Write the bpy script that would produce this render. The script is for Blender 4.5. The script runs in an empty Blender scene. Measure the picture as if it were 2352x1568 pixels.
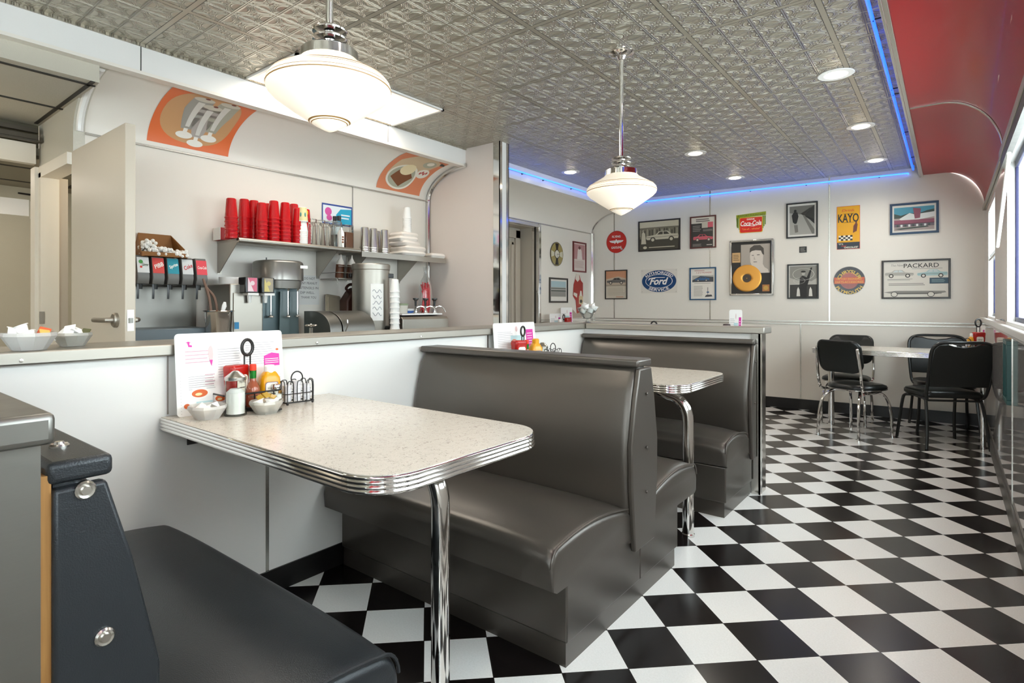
# 1950s style diner interior: booths, pendant lamps, checker floor, pressed tin ceiling
import bpy, bmesh, math, random
from mathutils import Vector, Matrix
random.seed(7)
R = math.radians
PI = math.pi
sc = bpy.context.scene
COL = sc.collection

# ------------------------------------------------------------------ camera + layout ruler
F, CX, CY, TH, H = 1306.6, 1113.3, 700.0, R(39.27), 1.223
SN, CS = math.sin(TH), math.cos(TH)
def ray(u, v):
    a = (u - CX) / F; b = (v - CY) / F
    return Vector((a * CS - SN, a * SN + CS, -b))
def at(u, v, **k):
    """room point that a survey sighting (u, v) hits on the plane X=, Y= or Z="""
    d = ray(u, v); o = Vector((0, 0, H))
    if 'X' in k: t = k['X'] / d.x
    elif 'Y' in k: t = k['Y'] / d.y
    else: t = (k['Z'] - H) / d.z
    return o + d * t
FE = Vector((1, .065, 0)).normalized(); FP = Vector((0, 7.60, 0)); FN = Vector((FE.y, -FE.x, 0))
def farp(u, v):
    d = ray(u, v); o = Vector((0, 0, H))
    return o + d * ((FP - o).dot(FN) / d.dot(FN))

# ------------------------------------------------------------------ materials
def lin(h):
    h = h.lstrip('#'); out = []
    for i in (0, 2, 4):
        c = int(h[i:i+2], 16) / 255
        out.append(c / 12.92 if c <= .04045 else ((c + .055) / 1.055) ** 2.4)
    return tuple(out) + (1,)
MATS = {}
def mat(name, col='#808080', rough=.5, metal=0, emit=0, ecol=None, spec=.5, coat=0, bump=None, trans=0):
    if name in MATS: return MATS[name]
    m = bpy.data.materials.new(name); m.use_nodes = True
    nt = m.node_tree; b = nt.nodes['Principled BSDF']
    b.inputs['Base Color'].default_value = lin(col) if isinstance(col, str) else tuple(col) + (1,)
    b.inputs['Roughness'].default_value = rough; b.inputs['Metallic'].default_value = metal
    b.inputs['Specular IOR Level'].default_value = spec
    b.inputs['Coat Weight'].default_value = coat
    b.inputs['Transmission Weight'].default_value = trans
    if emit:
        b.inputs['Emission Color'].default_value = lin(ecol or col); b.inputs['Emission Strength'].default_value = emit
    if bump:
        sc_, st, dist = bump
        tc = nt.nodes.new('ShaderNodeTexCoord'); n = nt.nodes.new('ShaderNodeTexNoise'); bp = nt.nodes.new('ShaderNodeBump')
        n.inputs['Scale'].default_value = sc_; n.inputs['Detail'].default_value = 3
        bp.inputs['Strength'].default_value = st; bp.inputs['Distance'].default_value = dist
        nt.links.new(tc.outputs['Object'], n.inputs['Vector']); nt.links.new(n.outputs['Fac'], bp.inputs['Height'])
        nt.links.new(bp.outputs['Normal'], b.inputs['Normal'])
    MATS[name] = m
    return m
def clear(name, tint='#ffffff', gloss=.12, rough=.03, cap=.8):
    """thin clear glass or plastic"""
    if name in MATS: return MATS[name]
    m = bpy.data.materials.new(name); m.use_nodes = True; nt = m.node_tree
    nt.nodes.remove(nt.nodes['Principled BSDF'])
    o = nt.nodes['Material Output']; t = nt.nodes.new('ShaderNodeBsdfTransparent'); g = nt.nodes.new('ShaderNodeBsdfGlossy')
    mx = nt.nodes.new('ShaderNodeMixShader'); fr = nt.nodes.new('ShaderNodeLayerWeight'); fr.inputs['Blend'].default_value = gloss + .12
    t.inputs['Color'].default_value = lin(tint); g.inputs['Roughness'].default_value = rough
    mp = nt.nodes.new('ShaderNodeMath'); mp.operation = 'MULTIPLY_ADD'; mp.inputs[1].default_value = cap; mp.inputs[2].default_value = gloss * .4
    nt.links.new(fr.outputs['Fresnel'], mp.inputs[0]); nt.links.new(mp.outputs[0], mx.inputs['Fac'])
    nt.links.new(t.outputs[0], mx.inputs[1]); nt.links.new(g.outputs[0], mx.inputs[2]); nt.links.new(mx.outputs[0], o.inputs['Surface'])
    MATS[name] = m
    return m
class NT:
    def __init__(s, m): s.nt = m.node_tree
    def n(s, t): return s.nt.nodes.new(t)
    def l(s, a, b): s.nt.links.new(a, b)
    def math(s, op, a, b=None, c=None):
        x = s.n('ShaderNodeMath'); x.operation = op
        for i, v in enumerate((a, b, c)):
            if v is None: continue
            if hasattr(v, 'is_output'): s.l(v, x.inputs[i])
            else: x.inputs[i].default_value = v
        return x.outputs[0]
    def mix(s, f, a, b):
        x = s.n('ShaderNodeMix'); x.data_type = 'RGBA'
        s.l(f, x.inputs[0])
        for i, v in ((6, a), (7, b)):
            if hasattr(v, 'is_output'): s.l(v, x.inputs[i])
            else: x.inputs[i].default_value = v
        return x.outputs[2]
    def xyz(s):
        tc = s.n('ShaderNodeTexCoord'); sp = s.n('ShaderNodeSeparateXYZ'); s.l(tc.outputs['Object'], sp.inputs[0])
        return sp.outputs
def floor_mat():
    m = mat('checker_vinyl_tile', '#ffffff', .22); q = NT(m); b = m.node_tree.nodes['Principled BSDF']
    T = .2286 * math.sqrt(2); x, y, z = q.xyz()
    dx = q.math('ADD', x, .836); dy = q.math('SUBTRACT', y, 2.757)
    i = q.math('DIVIDE', q.math('ADD', dx, dy), T); j = q.math('DIVIDE', q.math('SUBTRACT', dx, dy), T)
    par = q.math('MODULO', q.math('ADD', q.math('ADD', q.math('FLOOR', i), q.math('FLOOR', j)), 400.0), 2.0)
    gi = q.math('ABSOLUTE', q.math('SUBTRACT', q.math('FRACT', i), .5)); gj = q.math('ABSOLUTE', q.math('SUBTRACT', q.math('FRACT', j), .5))
    gr = q.math('GREATER_THAN', q.math('MAXIMUM', gi, gj), .4935)
    tc = q.n('ShaderNodeTexCoord'); ns = q.n('ShaderNodeTexNoise'); ns.inputs['Scale'].default_value = 160; q.l(tc.outputs['Object'], ns.inputs['Vector'])
    wv = q.mix(ns.outputs['Fac'], lin('#e4e3de'), lin('#f8f7f4')); bk = q.mix(ns.outputs['Fac'], lin('#0d0a0a'), lin('#181414'))
    c = q.mix(par, wv, bk); c = q.mix(gr, c, lin('#2c2724'))
    q.l(c, b.inputs['Base Color'])
    rr = q.math('ADD', q.math('MULTIPLY', ns.outputs['Fac'], .1), .17); q.l(rr, b.inputs['Roughness'])
    return m
def tin_mat():
    m = mat('pressed_tin', '#aea695', .32, .55); q = NT(m); b = m.node_tree.nodes['Principled BSDF']
    x, y, z = q.xyz()
    gx = q.math('DIVIDE', q.math('ADD', x, 2.93 + 61), .61); gy = q.math('DIVIDE', q.math('ADD', y, 61 - 1.86 + .0), .61)
    def cell(n):
        a = q.math('SUBTRACT', q.math('FRACT', q.math('MULTIPLY', gx, n)), .5); c = q.math('SUBTRACT', q.math('FRACT', q.math('MULTIPLY', gy, n)), .5)
        return a, c
    a, c = cell(4.0)
    aa, ac = q.math('ABSOLUTE', a), q.math('ABSOLUTE', c)
    def ridge(d, c0, w):   # soft ridge where d is about c0
        t = q.math('DIVIDE', q.math('SUBTRACT', d, c0), w)
        return q.math('POWER', 2.718, q.math('MULTIPLY', q.math('MULTIPLY', t, t), -1.0))
    edge = q.math('MULTIPLY', ridge(q.math('MAXIMUM', aa, ac), .468, .026), 1.35)
    def dist(px, py):
        u_ = q.math('SUBTRACT', aa, px); v_ = q.math('SUBTRACT', ac, py)
        return q.math('SQRT', q.math('ADD', q.math('MULTIPLY', u_, u_), q.math('MULTIPLY', v_, v_)))
    h = edge
    for d, c0, w, k in ((dist(.5, .0), .27, .018, .9), (dist(.5, .0), .33, .014, .7), (dist(.0, .5), .27, .018, .9), (dist(.0, .5), .33, .014, .7),
                        (dist(.1, .1), .055, .02, .8), (dist(.40, .40), .055, .022, .8), (dist(.5, 0), .10, .025, .6)):
        h = q.math('MAXIMUM', h, q.math('MULTIPLY', ridge(d, c0, w), k))
    # flat seam bars every 0.61 m, wider every 1.22 m across the room
    sx = q.math('ABSOLUTE', q.math('SUBTRACT', q.math('FRACT', q.math('ADD', gx, .5)), .5))
    g2 = gy
    sy = q.math('ABSOLUTE', q.math('SUBTRACT', q.math('FRACT', q.math('ADD', g2, .5)), .5))
    seam = q.math('MINIMUM', sx, sy)
    isb = q.math('LESS_THAN', seam, .024); crack = q.math('LESS_THAN', q.math('ABSOLUTE', q.math('SUBTRACT', seam, .024)), .0035)
    h = q.math('MULTIPLY', h, q.math('SUBTRACT', 1.0, isb)); h = q.math('ADD', h, q.math('MULTIPLY', isb, .45))
    bp = q.n('ShaderNodeBump'); bp.inputs['Strength'].default_value = 1; bp.inputs['Distance'].default_value = .009
    q.l(h, bp.inputs['Height']); q.l(bp.outputs['Normal'], b.inputs['Normal'])
    q.l(q.mix(crack, lin('#aea695'), lin('#57524a')), b.inputs['Base Color'])
    return m
def laminate_mat():
    m = mat('boomerang_laminate', '#ded8cf', .2); q = NT(m); b = m.node_tree.nodes['Principled BSDF']
    tc = q.n('ShaderNodeTexCoord'); v = q.n('ShaderNodeTexNoise'); v.inputs['Scale'].default_value = 55; v.inputs['Detail'].default_value = 1.5; v.inputs['Distortion'].default_value = 1.2
    q.l(tc.outputs['Object'], v.inputs['Vector'])
    ln = q.math('LESS_THAN', q.math('ABSOLUTE', q.math('SUBTRACT', v.outputs['Fac'], .5)), .012)
    n2 = q.n('ShaderNodeTexNoise'); n2.inputs['Scale'].default_value = 38; q.l(tc.outputs['Object'], n2.inputs['Vector'])
    k = q.math('MULTIPLY', ln, q.math('GREATER_THAN', n2.outputs['Fac'], .5))
    n3 = q.n('ShaderNodeTexNoise'); n3.inputs['Scale'].default_value = 300; q.l(tc.outputs['Object'], n3.inputs['Vector'])
    base = q.mix(n3.outputs['Fac'], lin('#bdb4a7'), lin('#dcd5ca'))
    q.l(q.mix(k, base, lin('#968f86')), b.inputs['Base Color'])
    return m
def brushed(name, col, rough):
    m = mat(name, col, rough, 1); q = NT(m); b = m.node_tree.nodes['Principled BSDF']
    tc = q.n('ShaderNodeTexCoord'); mp = q.n('ShaderNodeMapping'); mp.inputs['Scale'].default_value = (4, 4, 160)
    n = q.n('ShaderNodeTexNoise'); n.inputs['Scale'].default_value = 6; q.l(tc.outputs['Object'], mp.inputs[0]); q.l(mp.outputs[0], n.inputs['Vector'])
    q.l(q.math('ADD', q.math('MULTIPLY', n.outputs['Fac'], .16), rough - .08), b.inputs['Roughness'])
    return m
def wood_mat(name, a, b_):
    m = mat(name, a, .6); q = NT(m); b = m.node_tree.nodes['Principled BSDF']
    tc = q.n('ShaderNodeTexCoord'); mp = q.n('ShaderNodeMapping'); mp.inputs['Scale'].default_value = (60, 60, 3)
    n = q.n('ShaderNodeTexNoise'); n.inputs['Scale'].default_value = 3; n.inputs['Detail'].default_value = 5
    q.l(tc.outputs['Object'], mp.inputs[0]); q.l(mp.outputs[0], n.inputs['Vector']); q.l(q.mix(n.outputs['Fac'], lin(a), lin(b_)), b.inputs['Base Color'])
    return m
WHITE = mat('white_laminate', '#e9e6e1', .22)
WALLM = mat('white_wall_panel', '#e6dfd4', .3)
GLOSSY = mat('polished_white_panel', '#dedbd8', .06, coat=.6)
CREAM = mat('cream_paint', '#e4dccd', .5)
STIP = mat('stippled_white_panel', '#c9c3b4', .35, bump=(180, .5, .004))
TILEW = mat('acoustic_tile', '#bdb7a8', .8, bump=(120, .3, .004))
DARK = mat('dark_gap', '#2a2620', .7)
BLACK = mat('black_rubber', '#0e0d0d', .4)
BLKP = mat('black_plastic', '#151515', .3)
CHROME = mat('chrome', '#e3e1de', .09, 1)
STEEL = brushed('brushed_steel', '#a7a299', .42)
STEELD = brushed('dull_steel', '#85837e', .42)
ALU = mat('aluminium_trim', '#c9c6bf', .25, 1)
VINYL = mat('grey_vinyl', '#57514b', .31, .5, spec=.7, bump=(420, .14, .002))
VINYL_SHADED = mat('grey_vinyl_shaded', '#23272b', .38, .25, spec=.6, bump=(420, .25, .003))  # same vinyl as the other booths, its shade painted in as darker colour
RED = mat('red_laminate', '#a60f17', .42, coat=.1)
FLOORM, TINM, LAM = floor_mat(), tin_mat(), laminate_mat()
PLY = wood_mat('plywood_edge', '#b98a4e', '#8a5a28')
GLASS = clear('clear_glass', '#f4f7f6', .12)
PANE = clear('window_glass', '#f2f8f8', .0, cap=.3)
def milky(name, col, k):
    m = clear(name, '#f4f2ee', .1, .2); nt = m.node_tree; o = nt.nodes['Material Output']; a = o.inputs['Surface'].links[0].from_socket
    d = nt.nodes.new('ShaderNodeBsdfDiffuse'); d.inputs['Color'].default_value = lin(col); x = nt.nodes.new('ShaderNodeMixShader'); x.inputs['Fac'].default_value = k
    nt.links.new(a, x.inputs[1]); nt.links.new(d.outputs[0], x.inputs[2]); nt.links.new(x.outputs[0], o.inputs['Surface']); return m
FROST = milky('ribbed_glass', '#efece7', .45); FACET = milky('pressed_glass', '#e9e7df', .32)
FOAM = mat('white_foam', '#f3f1ec', .55)
PAPER = mat('white_paper', '#f2f0ec', .6)
CHAIRV = mat('black_chair_vinyl', '#0f1413', .32, spec=.5)
IRON = mat('black_wire', '#171514', .35)

# ------------------------------------------------------------------ mesh builder
LH = .0007
class M:
    def __init__(s): s.bm = bmesh.new()
    def _f(s, vs, mi):
        try:
            f = s.bm.faces.new(vs); f.material_index = mi; return f
        except ValueError: return None
    def box(s, x0, y0, z0, x1, y1, z1, mi=0):
        v = [s.bm.verts.new(p) for p in ((x0,y0,z0),(x1,y0,z0),(x1,y1,z0),(x0,y1,z0),(x0,y0,z1),(x1,y0,z1),(x1,y1,z1),(x0,y1,z1))]
        for q in ((0,3,2,1),(4,5,6,7),(0,1,5,4),(1,2,6,5),(2,3,7,6),(3,0,4,7)): s._f([v[i] for i in q], mi)
        return s
    def poly(s, pts, mi=0): s._f([s.bm.verts.new(p) for p in pts], mi); return s
    def prism(s, pts, vec, mi=0):
        vec = Vector(vec); a = [s.bm.verts.new(p) for p in pts]; b = [s.bm.verts.new(Vector(p) + vec) for p in pts]; n = len(a)
        s._f(a[::-1], mi); s._f(b, mi)
        for i in range(n): s._f([a[i], a[(i+1) % n], b[(i+1) % n], b[i]], mi)
        return s
    def flat(s, pts, layer=0, mi=0): return s.poly([(p[0], p[1], layer * LH) for p in pts], mi)
    def rect(s, x0, y0, x1, y1, layer=0, mi=0): return s.flat(((x0,y0),(x1,y0),(x1,y1),(x0,y1)), layer, mi)
    def disc(s, cx, cy, rx, ry=None, layer=0, mi=0, n=32):
        ry = ry or rx
        return s.flat([(cx + rx*math.cos(2*PI*i/n), cy + ry*math.sin(2*PI*i/n)) for i in range(n)], layer, mi)
    def lathe(s, prof, c=(0,0,0), n=24, mi=0, sx=1, sy=1):
        rings = []
        for r, z in prof:
            if r < 1e-6: rings.append([s.bm.verts.new((c[0], c[1], c[2]+z))])
            else: rings.append([s.bm.verts.new((c[0]+sx*r*math.cos(2*PI*i/n), c[1]+sy*r*math.sin(2*PI*i/n), c[2]+z)) for i in range(n)])
        for k, (a, b) in enumerate(zip(rings, rings[1:])):
            m_ = mi[k] if isinstance(mi, (list, tuple)) else mi
            for i in range(n):
                j = (i+1) % n
                if len(a) == 1 and len(b) == 1: break
                if len(a) == 1: s._f([a[0], b[j], b[i]], m_)
                elif len(b) == 1: s._f([a[i], a[j], b[0]], m_)
                else: s._f([a[i], a[j], b[j], b[i]], m_)
        return s
    def tube(s, pts, r, n=8, mi=0, closed=False, flat=1.0):
        pts = [Vector(p) for p in pts]; N = len(pts); rings = []; up = None
        for i in range(N):
            if closed: t = (pts[(i+1) % N] - pts[i-1])
            else: t = pts[min(i+1, N-1)] - pts[max(i-1, 0)]
            t.normalize()
            if up is None:
                up = Vector((0,0,1)) if abs(t.z) < .9 else Vector((1,0,0))
            up = (up - t * up.dot(t)); up.normalize(); sd = t.cross(up)
            rr = r[i] if isinstance(r, (list, tuple)) else r
            rings.append([s.bm.verts.new(pts[i] + up*rr*flat*math.cos(2*PI*k/n) + sd*rr*math.sin(2*PI*k/n)) for k in range(n)])
        for i in range(N if closed else N-1):
            a, b = rings[i], rings[(i+1) % N]
            for k in range(n): s._f([a[k], a[(k+1) % n], b[(k+1) % n], b[k]], mi)
        if not closed:
            s._f(rings[0][::-1], mi); s._f(rings[-1], mi)
        return s
    def cyl(s, p0, p1, r, n=16, mi=0, r1=None): return s.tube([p0, p1], [r, r if r1 is None else r1], n, mi)
    def ball(s, c, r, mi=0, u=12, v=8):
        r = (r, r, r) if not isinstance(r, (list, tuple)) else r
        prof = [(max(math.sin(PI*i/v), 0), -math.cos(PI*i/v)) for i in range(v+1)]
        prof[0] = (0, -1); prof[-1] = (0, 1)
        k = len(s.bm.verts); s.bm.verts.ensure_lookup_table()
        s.lathe(prof, (0,0,0), u, mi); s.bm.verts.ensure_lookup_table()
        for w in s.bm.verts[k:]: w.co = Vector((c[0]+w.co.x*r[0], c[1]+w.co.y*r[1], c[2]+w.co.z*r[2]))
        return s
    def grid(s, fn, nu, nv, mi=0):
        g = [[s.bm.verts.new(fn(i/nu, j/nv)) for j in range(nv+1)] for i in range(nu+1)]
        for i in range(nu):
            for j in range(nv): s._f([g[i][j], g[i+1][j], g[i+1][j+1], g[i][j+1]], mi)
        return s
    def xf(s, mx):
        for v in s.bm.verts: v.co = mx @ v.co
        return s
    def text(s, body, cx, cy, w=None, h=None, layer=2, mi=0, shear=0, bold=.0, arc=None, flip=False):
        vs, ps = glyphs(body, bold)
        xs = [v[0] + shear*v[1] for v in vs]; ys = [v[1] for v in vs]
        x0, x1, y0, y1 = min(xs), max(xs), min(ys), max(ys)
        kx = w/(x1-x0) if w else None; ky = h/(y1-y0) if h else None
        kx = kx or ky; ky = ky or kx
        nv = []
        for X_, Y_ in zip(xs, ys):
            a = (X_ - (x0+x1)/2)*kx; b = (Y_ - (y0+y1)/2)*ky
            if arc:       # arc = radius, text bends round (cx, cy); flip puts it along the bottom
                if not flip: t = PI/2 - a/arc; p = (cx + (arc+b)*math.cos(t), cy + (arc+b)*math.sin(t))
                else: t = -PI/2 + a/arc; p = (cx + (arc-b)*math.cos(t), cy + (arc-b)*math.sin(t))
            else: p = (cx+a, cy+b)
            nv.append(s.bm.verts.new((p[0], p[1], layer*LH)))
        for p in ps: s._f([nv[i] for i in p], mi)
        return s
GL = {}
def glyphs(body, bold):
    if (body, bold) in GL: return GL[body, bold]
    c = bpy.data.curves.new('lettering_source', 'FONT'); c.body = body; c.offset = bold; c.resolution_u = 3
    o = bpy.data.objects.new('lettering_source', c); COL.objects.link(o)
    me = bpy.data.meshes.new_from_object(o.evaluated_get(bpy.context.evaluated_depsgraph_get()))
    r = ([(v.co.x, v.co.y) for v in me.vertices], [tuple(p.vertices) for p in me.polygons])
    bpy.data.objects.remove(o); bpy.data.curves.remove(c); bpy.data.meshes.remove(me)
    GL[body, bold] = r
    return r
for b_, o_ in (('FLYING', .02), ('GASOLINE', .02), ('A', .02), ('AUTHORIZED', .02), ('SERVICE', .02), ('Ford', .01), ('AIRPORT FOUNTAIN', .0), ('DRINK', .02), ('Coca-Cola', .02), ('"Take off ... refreshed"', 0),
               ('KAYO', .01), ('Drink', .0), ('"IT\'S', .0), ('real', .0), ('CHOCOLATE"', .02), ('CHRYSLER', .02), ('PLYMOUTH', .02), ('FACTORY ENGINEERED', .01), ('PARTS-ACCESSORIES', .01), ('PACKARD', .01), ('The New', .0), ('1-2-3 POWER!', .01),
               ('DO NOT', .0), ('ANY PEANUT', .0), ('UTENSILS IN', .0), ('DIP WELL.', .0), ('THANK YOU', .0), ('Sprite', .03), ('PIBB', .04), ('Coke', .03), ('diet', .0), ('Ginger', .0), ('Heinz', .0), ('TABASCO', .01), ('HEINZ', .01)): glyphs(b_, o_)

def spl(pts, n=6, closed=False):
    P = [Vector(p) for p in pts]; out = []; N = len(P)
    rng = range(N if closed else N-1)
    for i in rng:
        p1, p2 = P[i], P[(i+1) % N]
        p0 = P[i-1] if (closed or i > 0) else p1*2 - p2
        p3 = P[(i+2) % N] if (closed or i+2 < N) else p2*2 - p1
        for k in range(n):
            t = k/n
            out.append(.5*((2*p1) + (p2-p0)*t + (2*p0-5*p1+4*p2-p3)*t*t + (3*p1-p0-3*p2+p3)*t**3))
    if not closed: out.append(P[-1])
    return out
def rrect(x0, y0, x1, y1, r, n=6):
    """rounded rectangle outline; r one radius or four (x0y0, x1y0, x1y1, x0y1)"""
    rs = r if isinstance(r, (list, tuple)) else (r,)*4; out = []
    for (cx, cy, a0), q in zip(((x0, y0, 180), (x1, y0, 270), (x1, y1, 0), (x0, y1, 90)), rs):
        if q < 1e-5: out.append((cx, cy)); continue
        ox = cx + (q if cx == x0 else -q); oy = cy + (q if cy == y0 else -q)
        for i in range(n+1):
            t = R(a0 + 90*i/n); out.append((ox + q*math.cos(t), oy + q*math.sin(t)))
    return out

def part(name, m, mats, parent=None, bev=0, ang=35, sub=0, seg=2, loc=None, label=None):
    me = bpy.data.meshes.new(name)
    bmesh.ops.recalc_face_normals(m.bm, faces=m.bm.faces[:])
    m.bm.to_mesh(me); m.bm.free()
    for k in (mats if isinstance(mats, (list, tuple)) else [mats]): me.materials.append(k)
    for p in me.polygons: p.use_smooth = True
    me.set_sharp_from_angle(angle=R(ang))
    o = bpy.data.objects.new(name, me); COL.objects.link(o)
    if parent: o.parent = parent
    if loc is not None: o.location = loc
    if bev:
        b = o.modifiers.new('edges', 'BEVEL'); b.width = bev; b.segments = seg; b.limit_method = 'ANGLE'; b.angle_limit = R(40)
    if sub:
        b = o.modifiers.new('smooth', 'SUBSURF'); b.levels = sub; b.render_levels = sub
    if label: o['label'] = label
    return o
def struct(name, m, mats, **k):
    o = part(name, m, mats, **k); o['kind'] = 'structure'; return o
def tag(o, label, cat, group=None):
    o['label'] = label; o['category'] = cat
    if group: o['group'] = group
    return o
def thing(name, label, cat, loc=(0,0,0), rz=0, group=None, rot=None):
    o = bpy.data.objects.new(name, None); COL.objects.link(o); o.empty_display_size = .05
    o.location = loc; o.rotation_euler = (0, 0, rz)
    if rot is not None: o.matrix_world = Matrix.Translation(Vector(loc)) @ rot.to_4x4()
    return tag(o, label, cat, group)
def one(name, label, cat, m, mats, loc=(0,0,0), rz=0, group=None, **k):
    o = part(name, m, mats, **k); o.location = loc; o.rotation_euler = (0, 0, rz); return tag(o, label, cat, group)
def dup(root, label, loc=None, rz=None, group=None):
    r = root.copy(); COL.objects.link(r); r['label'] = label
    if loc is not None: r.location = loc
    if rz is not None: r.rotation_euler = (0, 0, rz)
    if group: r['group'] = group
    for ch in list(root.children):
        c = ch.copy(); COL.objects.link(c); c.parent = r
        for g in list(ch.children):
            d = g.copy(); COL.objects.link(d); d.parent = c
    return r
ORD = 'lowest second third fourth fifth sixth seventh eighth ninth tenth eleventh twelfth'.split()

# ================================================================== THE SETTING
CZ = 2.68
struct('floor', M().box(-7, -2.7, -.06, .34, 8.2, 0), FLOORM)
struct('ceiling', M().box(-3.56, -2.7, CZ, -.2, 8.0, CZ+.05), TINM)
# far wall with bright metal seam strips and a double rail
def fw(s, z, d=0): p = FP + FE*s + FN*d; return Vector((p.x, p.y, z))
m = M(); m.prism([fw(-4.6, 0), fw(.6, 0), fw(.6, CZ+.05), fw(-4.6, CZ+.05)], -FN*.12)
def strip(m, s0, s1, z0, z1, d, mi): m.prism([fw(s0, z0), fw(s1, z0), fw(s1, z1), fw(s0, z1)], FN*d, mi)
for u in (1411, 1631, 1905):
    s_ = (farp(u, 600) - FP).dot(FE); strip(m, s_-.007, s_+.007, 1.03, CZ-.0, .004, 1)
s_ = (farp(1839, 900) - FP).dot(FE); strip(m, s_-.006, s_+.006, .0, 1.0, .004, 1)
strip(m, -4.0, .27, .995, 1.006, .006, 1); strip(m, -4.0, .27, 1.028, 1.038, .006, 1)
struct('wall_far', m, [WALLM, ALU])
m = M(); m.prism([fw(-4.0, 0), fw(.27, 0), fw(.27, .12), fw(-4.0, .12)], FN*.008); struct('baseboard_far', m, BLACK)

# right wall: windows cut between piers
XR = .27
WIN = [(5.88, 6.88), (2.95, 4.70), (.55, 2.30), (-1.95, -.20)]
WZ0, WZ1 = 1.12, 2.10
m = M(); m.box(XR, -2.7, 0, XR+.12, 8.0, WZ0); m.box(XR, -2.7, WZ1, XR+.12, 8.0, CZ+.05)
ys = [8.0] + [y for a, b in WIN for y in (b, a)] + [-2.7]
for i in range(0, len(ys), 2): m.box(XR, ys[i+1], WZ0, XR+.12, ys[i], WZ1)
for y in (4.33, 2.62, .3): m.box(XR-.003, y-.006, .1, XR, y+.006, 1.06, 1)
struct('wall_right', m, [GLOSSY, ALU])
struct('baseboard_right', M().box(XR-.012, -2.7, 0, XR, 7.6, .11), STEELD, bev=.003)
m = M(); m.box(XR-.035, -2.7, 1.065, XR+.0, 7.6, 1.105); m.box(XR-.02, -2.7, 1.045, XR, 7.6, 1.065)
struct('trim_1', m, WHITE, bev=.006)
NAVY = mat('navy_window_frame', '#2b2c55', .4)
for k, (a, b) in enumerate(WIN):
    w = part('window_%d' % (k+1), M().box(XR+.042, a+.02, WZ0+.02, XR+.047, b-.02, WZ1-.04), PANE); w['kind'] = 'structure'
    m = M()
    for q in ((a, WZ0, a+.025, WZ1), (b-.025, WZ0, b, WZ1), (a, WZ0, b, WZ0+.03), (a, WZ1-.05, b, WZ1)): m.box(XR+.036, q[0], q[1], XR+.052, q[2], q[3])
    part('window_frame', m, NAVY, w, bev=.004)
    m = M(); m.box(XR-.004, a-.03, WZ0-.02, XR+.036, b+.03, WZ0+.004)
    m.box(XR, a-.002, WZ0, XR+.036, a+.012, WZ1); m.box(XR, b-.012, WZ0, XR+.036, b+.002, WZ1); m.box(XR, a, WZ1-.012, XR+.036, b, WZ1)
    part('window_reveal', m, WHITE, w)
# red cove between ceiling trim and window heads
def redprof(t):
    if t < .25: return (-.22 + .17*t/.25, 2.595)
    p = (t-.25)/.75*PI/2
    return (-.05 + .32*math.sin(p), 2.205 + .39*math.cos(p))
def rp(u, v): x, z = redprof(u); return (x, -2.7 + v*10.3, z)
m = M(); m.grid(rp, 28, 2); struct('trim_2', m, RED, ang=60)
m = M(); m.box(-.243, -2.7, 2.575, -.215, 7.62, CZ); m.box(-.25, -2.7, 2.572, -.235, 7.62, 2.59); struct('trim_3', m, ALU, bev=.003)
m = M(); m.tube([(redprof(i/24)[0]-.004*(i > 6), 4.95, redprof(i/24)[1]-.003) for i in range(25)], .011, 6, flat=.5)
m.tube([(redprof(i/24)[0]-.004*(i > 6), 1.9, redprof(i/24)[1]-.003) for i in range(25)], .011, 6, flat=.5); struct('trim_4', m, ALU)
m = M(); m.box(XR-.016, -2.7, 2.17, XR, 7.6, 2.21); struct('trim_5', m, STEEL, bev=.004)
# back wall behind the camera, glazed like the side
m = M(); m.box(-7, -2.78, 0, .4, -2.7, .9); m.box(-7, -2.78, 2.2, .4, -2.7, CZ+.05); m.box(-7, -2.78, .9, -2.2, -2.7, 2.2); m.box(-.15, -2.78, .9, .4, -2.7, 2.2)
struct('wall_back', m, WALLM)
w = part('window_5', M().box(-2.15, -2.76, .95, -.2, -2.75, 2.15), PANE); w['kind'] = 'structure'
m = M()
for q in ((-2.2, .9, -.15, .95), (-2.2, 2.15, -.15, 2.2), (-2.2, .9, -2.15, 2.2), (-.2, .9, -.15, 2.2), (-1.2, .9, -1.15, 2.2)): m.box(q[0], -2.79, q[1], q[2], -2.72, q[3])
part('window_frame', m, NAVY, w)

# left side: header, coves, alcove
XH, XL, ZHB, ZCB = -3.5, -4.0, 2.53, 2.25
def lcove(t): p = t*PI/2; return (XH - .5*math.sin(p), ZCB + .285*math.cos(p))
m = M(); m.box(XH-.05, -2.7, ZHB-.0, XH, 4.0, CZ); m.box(XH-.06, -2.7, ZHB-.018, XH+.004, 4.0, ZHB, 1)
for y in (1.245, 3.05): m.box(XH-.002, y-.0025, ZHB, XH+.0015, y+.0025, CZ-.01, 2)
m.box(XH-.002, -2.7, CZ-.014, XH+.012, 4.0, CZ, 3)
struct('trim_6', m, [WHITE, WALLM, DARK, TINM])
struct('trim_7', M().box(XH-.05, 4.12, ZHB, XH, 7.5, CZ), WHITE)
for k, (a, b) in enumerate(((1.12, 4.0), (4.12, 7.45))):
    m = M(); m.grid(lambda u, v: (lcove(u)[0], a+(b-a)*v, lcove(u)[1]), 20, 2); m.tube([(XL+.004, a, ZCB-.004), (XL+.004, b, ZCB-.004)], .008, 6, 1)
    struct('trim_%d' % (8+k), m, [WALLM, ALU], ang=60)
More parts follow.
